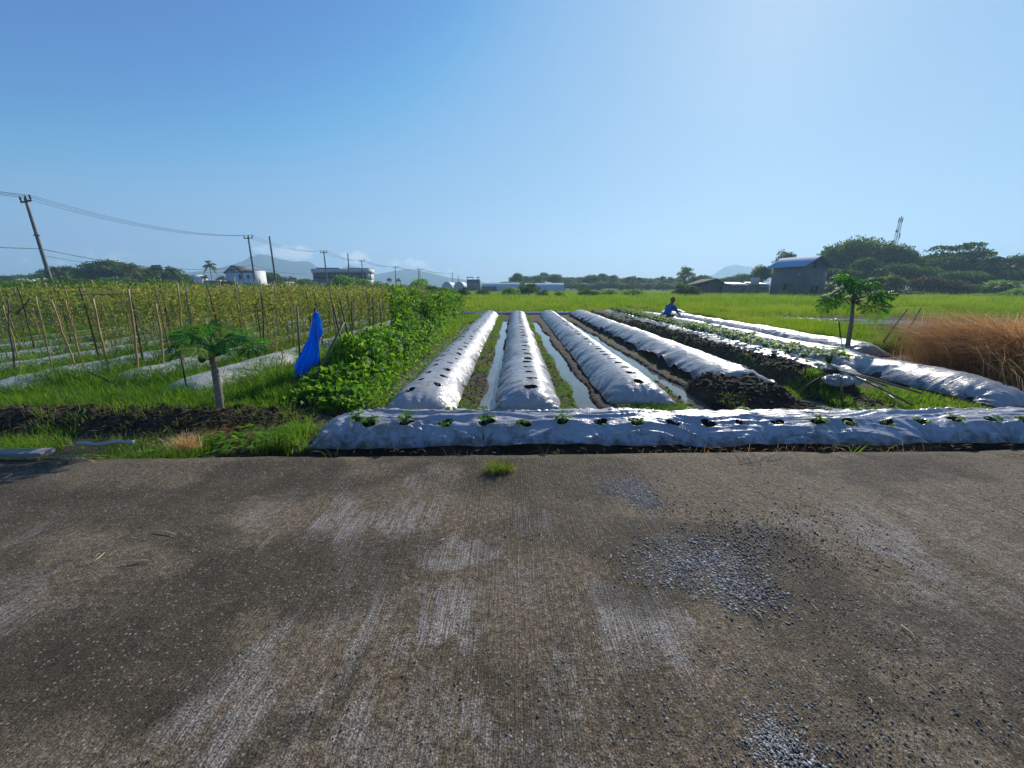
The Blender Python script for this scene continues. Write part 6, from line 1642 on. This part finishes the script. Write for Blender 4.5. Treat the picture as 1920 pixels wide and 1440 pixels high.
# ------------------------------------------------------------------ gravel on the road and clods in the field
def stones(name, P, R, mat, tint, lab, cat):
    ico = np.array([[0, 0, -1], [.72, -.53, -.45], [-.28, -.85, -.45], [-.89, 0, -.45], [-.28, .85, -.45], [.72, .53, -.45], [.28, -.85, .45], [-.72, -.53, .45], [-.72, .53, .45], [.28, .85, .45], [.89, 0, .45], [0, 0, 1]])
    fc = np.array([[0, 1, 2], [1, 0, 5], [0, 2, 3], [0, 3, 4], [0, 4, 5], [1, 5, 10], [2, 1, 6], [3, 2, 7], [4, 3, 8], [5, 4, 9], [1, 10, 6], [2, 6, 7], [3, 7, 8], [4, 8, 9], [5, 9, 10], [6, 10, 11], [7, 6, 11], [8, 7, 11], [9, 8, 11], [10, 9, 11]])
    n = len(P); V = ico[None] * (1 + .5 * (rng.random((n, 12, 1)) - .5)) * rng.uniform(.6, 1.3, (n, 1, 3)) * np.array([1, 1, .72])
    a = rng.random(n) * 6.28; ca, sa = np.cos(a)[:, None], np.sin(a)[:, None]
    V = np.stack([V[..., 0] * ca - V[..., 1] * sa, V[..., 0] * sa + V[..., 1] * ca, V[..., 2]], -1) * R[:, None, None] + P[:, None]
    F = (np.arange(n)[:, None, None] * 12 + fc[None]).reshape(-1, 3)
    return tag(arr_mesh(name, V.reshape(-1, 3), [F], mat, None, np.repeat(tint, 12)), lab, cat, kind="stuff")
def gravel():
    Ps, Rs, Ts = [], [], []
    def blob(px, py, sx, sy, n, r0, r1, t0=.2):
        c = G(px, py); x = c[0] + sx * rng.normal(size=n); y = c[1] + sy * rng.normal(size=n)
        R = 1.0 * (r0 + (r1 - r0) * rng.random(n) ** 4)
        Ps.append(np.stack([x, y, .2 * R], 1)); Rs.append(R); Ts.append(np.clip(t0 + .7 * rng.random(n) ** 1.5, 0, 1))
    blob(1180, 915, .14, .13, 2600, .003, .008, .4); blob(1210, 940, .08, .09, 700, .003, .007, .4)
    blob(1310, 1050, .19, .13, 4200, .003, .009, .35); blob(1240, 1070, .10, .07, 700, .003, .009, .35); blob(1380, 1110, .12, .08, 1700, .003, .010, .3); blob(1400, 1010, .2, .12, 700, .003, .008, .25)
    blob(1010, 1080, .12, .12, 500, .002, .006, .35); blob(1460, 1400, .06, .06, 900, .003, .007, .5); blob(1420, 1290, .2, .14, 1200, .002, .006, .2)
    blob(1600, 1110, .5, .25, 2600, .0015, .0055, .1); blob(1750, 1250, .3, .25, 1800, .0015, .0055, .1); blob(1500, 980, .6, .22, 900, .003, .008, .1); blob(1200, 1300, .3, .14, 900, .002, .007, .15); blob(1550, 1380, .25, .14, 1500, .0015, .006, .15)
    blob(950, 1130, .3, .3, 600, .002, .006, .1); blob(900, 1300, .5, .2, 500, .0015, .005, .1)
    n = 3800; x = rng.uniform(-3.8, 4.8, n); y = rng.uniform(.85, 3.45, n); R = .0012 + .0045 * rng.random(n) ** 5
    Ps.append(np.stack([x, y, .25 * R], 1)); Rs.append(R); Ts.append(.65 * rng.random(n))
    P = np.concatenate(Ps); R = np.concatenate(Rs); T = np.concatenate(Ts)
    ok = P[:, 1] < road_edge(P[:, 0]) - .05
    stones("gravel", P[ok], R[ok], M["pebble"], T[ok], "bluish grey gravel and grit scattered over the road", "gravel")
gravel()
def clods():
    Ps, Rs = [], []
    def area(n, x0, x1, y0, y1, r0, r1):
        x = rng.uniform(x0, x1, n); y = rng.uniform(y0, y1, n); R = r0 + (r1 - r0) * rng.random(n) ** 2.5; z = terrain(x, y)
        ok = z > WATER - .02
        Ps.append(np.stack([x, y, z + R * .2], 1)[ok]); Rs.append(R[ok])
    area(2200, -9, -2.6, 4.2, 4.95, .010, .045); area(1500, 2.9, 4.3, 5.0, 6.3, .012, .045); area(2600, 4.75, 5.15, 5.8, 16, .012, .04)
    for xc in (-.62, .82, 2.45): area(700, xc - .17, xc + .17, 4.6, 13, .008, .028)
    area(500, -2.7, -1.9, 4.4, 7, .008, .03); area(300, 2.5, 3.3, 4.6, 5.3, .008, .03); area(500, 4.2, 6.8, 4.7, 6.0, .01, .035); area(700, -2.2, 6, 3.62, 3.76, .006, .02); area(500, -4, 6, 24, 25.4, .02, .06)
    P = np.concatenate(Ps); R = np.concatenate(Rs)
    stones("soil_clods", P, R, M["soil"], np.zeros(len(P)), "dark clods of wet soil on the banks and between the beds", "soil clods")
clods()

# ------------------------------------------------------------------ the hazy air over the whole place
def haze():
    m = bpy.data.materials.new("hazy_air"); m.use_nodes = True; nt = m.node_tree; nt.nodes.clear()
    out = nd(nt, "ShaderNodeOutputMaterial"); v = nd(nt, "ShaderNodeVolumePrincipled")
    v.inputs["Color"].default_value = (.53, .78, 1.0, 1); v.inputs["Density"].default_value = .00068; v.inputs["Anisotropy"].default_value = .26
    nt.links.new(v.outputs[0], out.inputs["Volume"])
    mb = MB(); mb.box((0, 0, 104.0), (5000, 5000, 212.0)); o = mb.build("haze", m); tag(o, kind="stuff"); return o
haze()
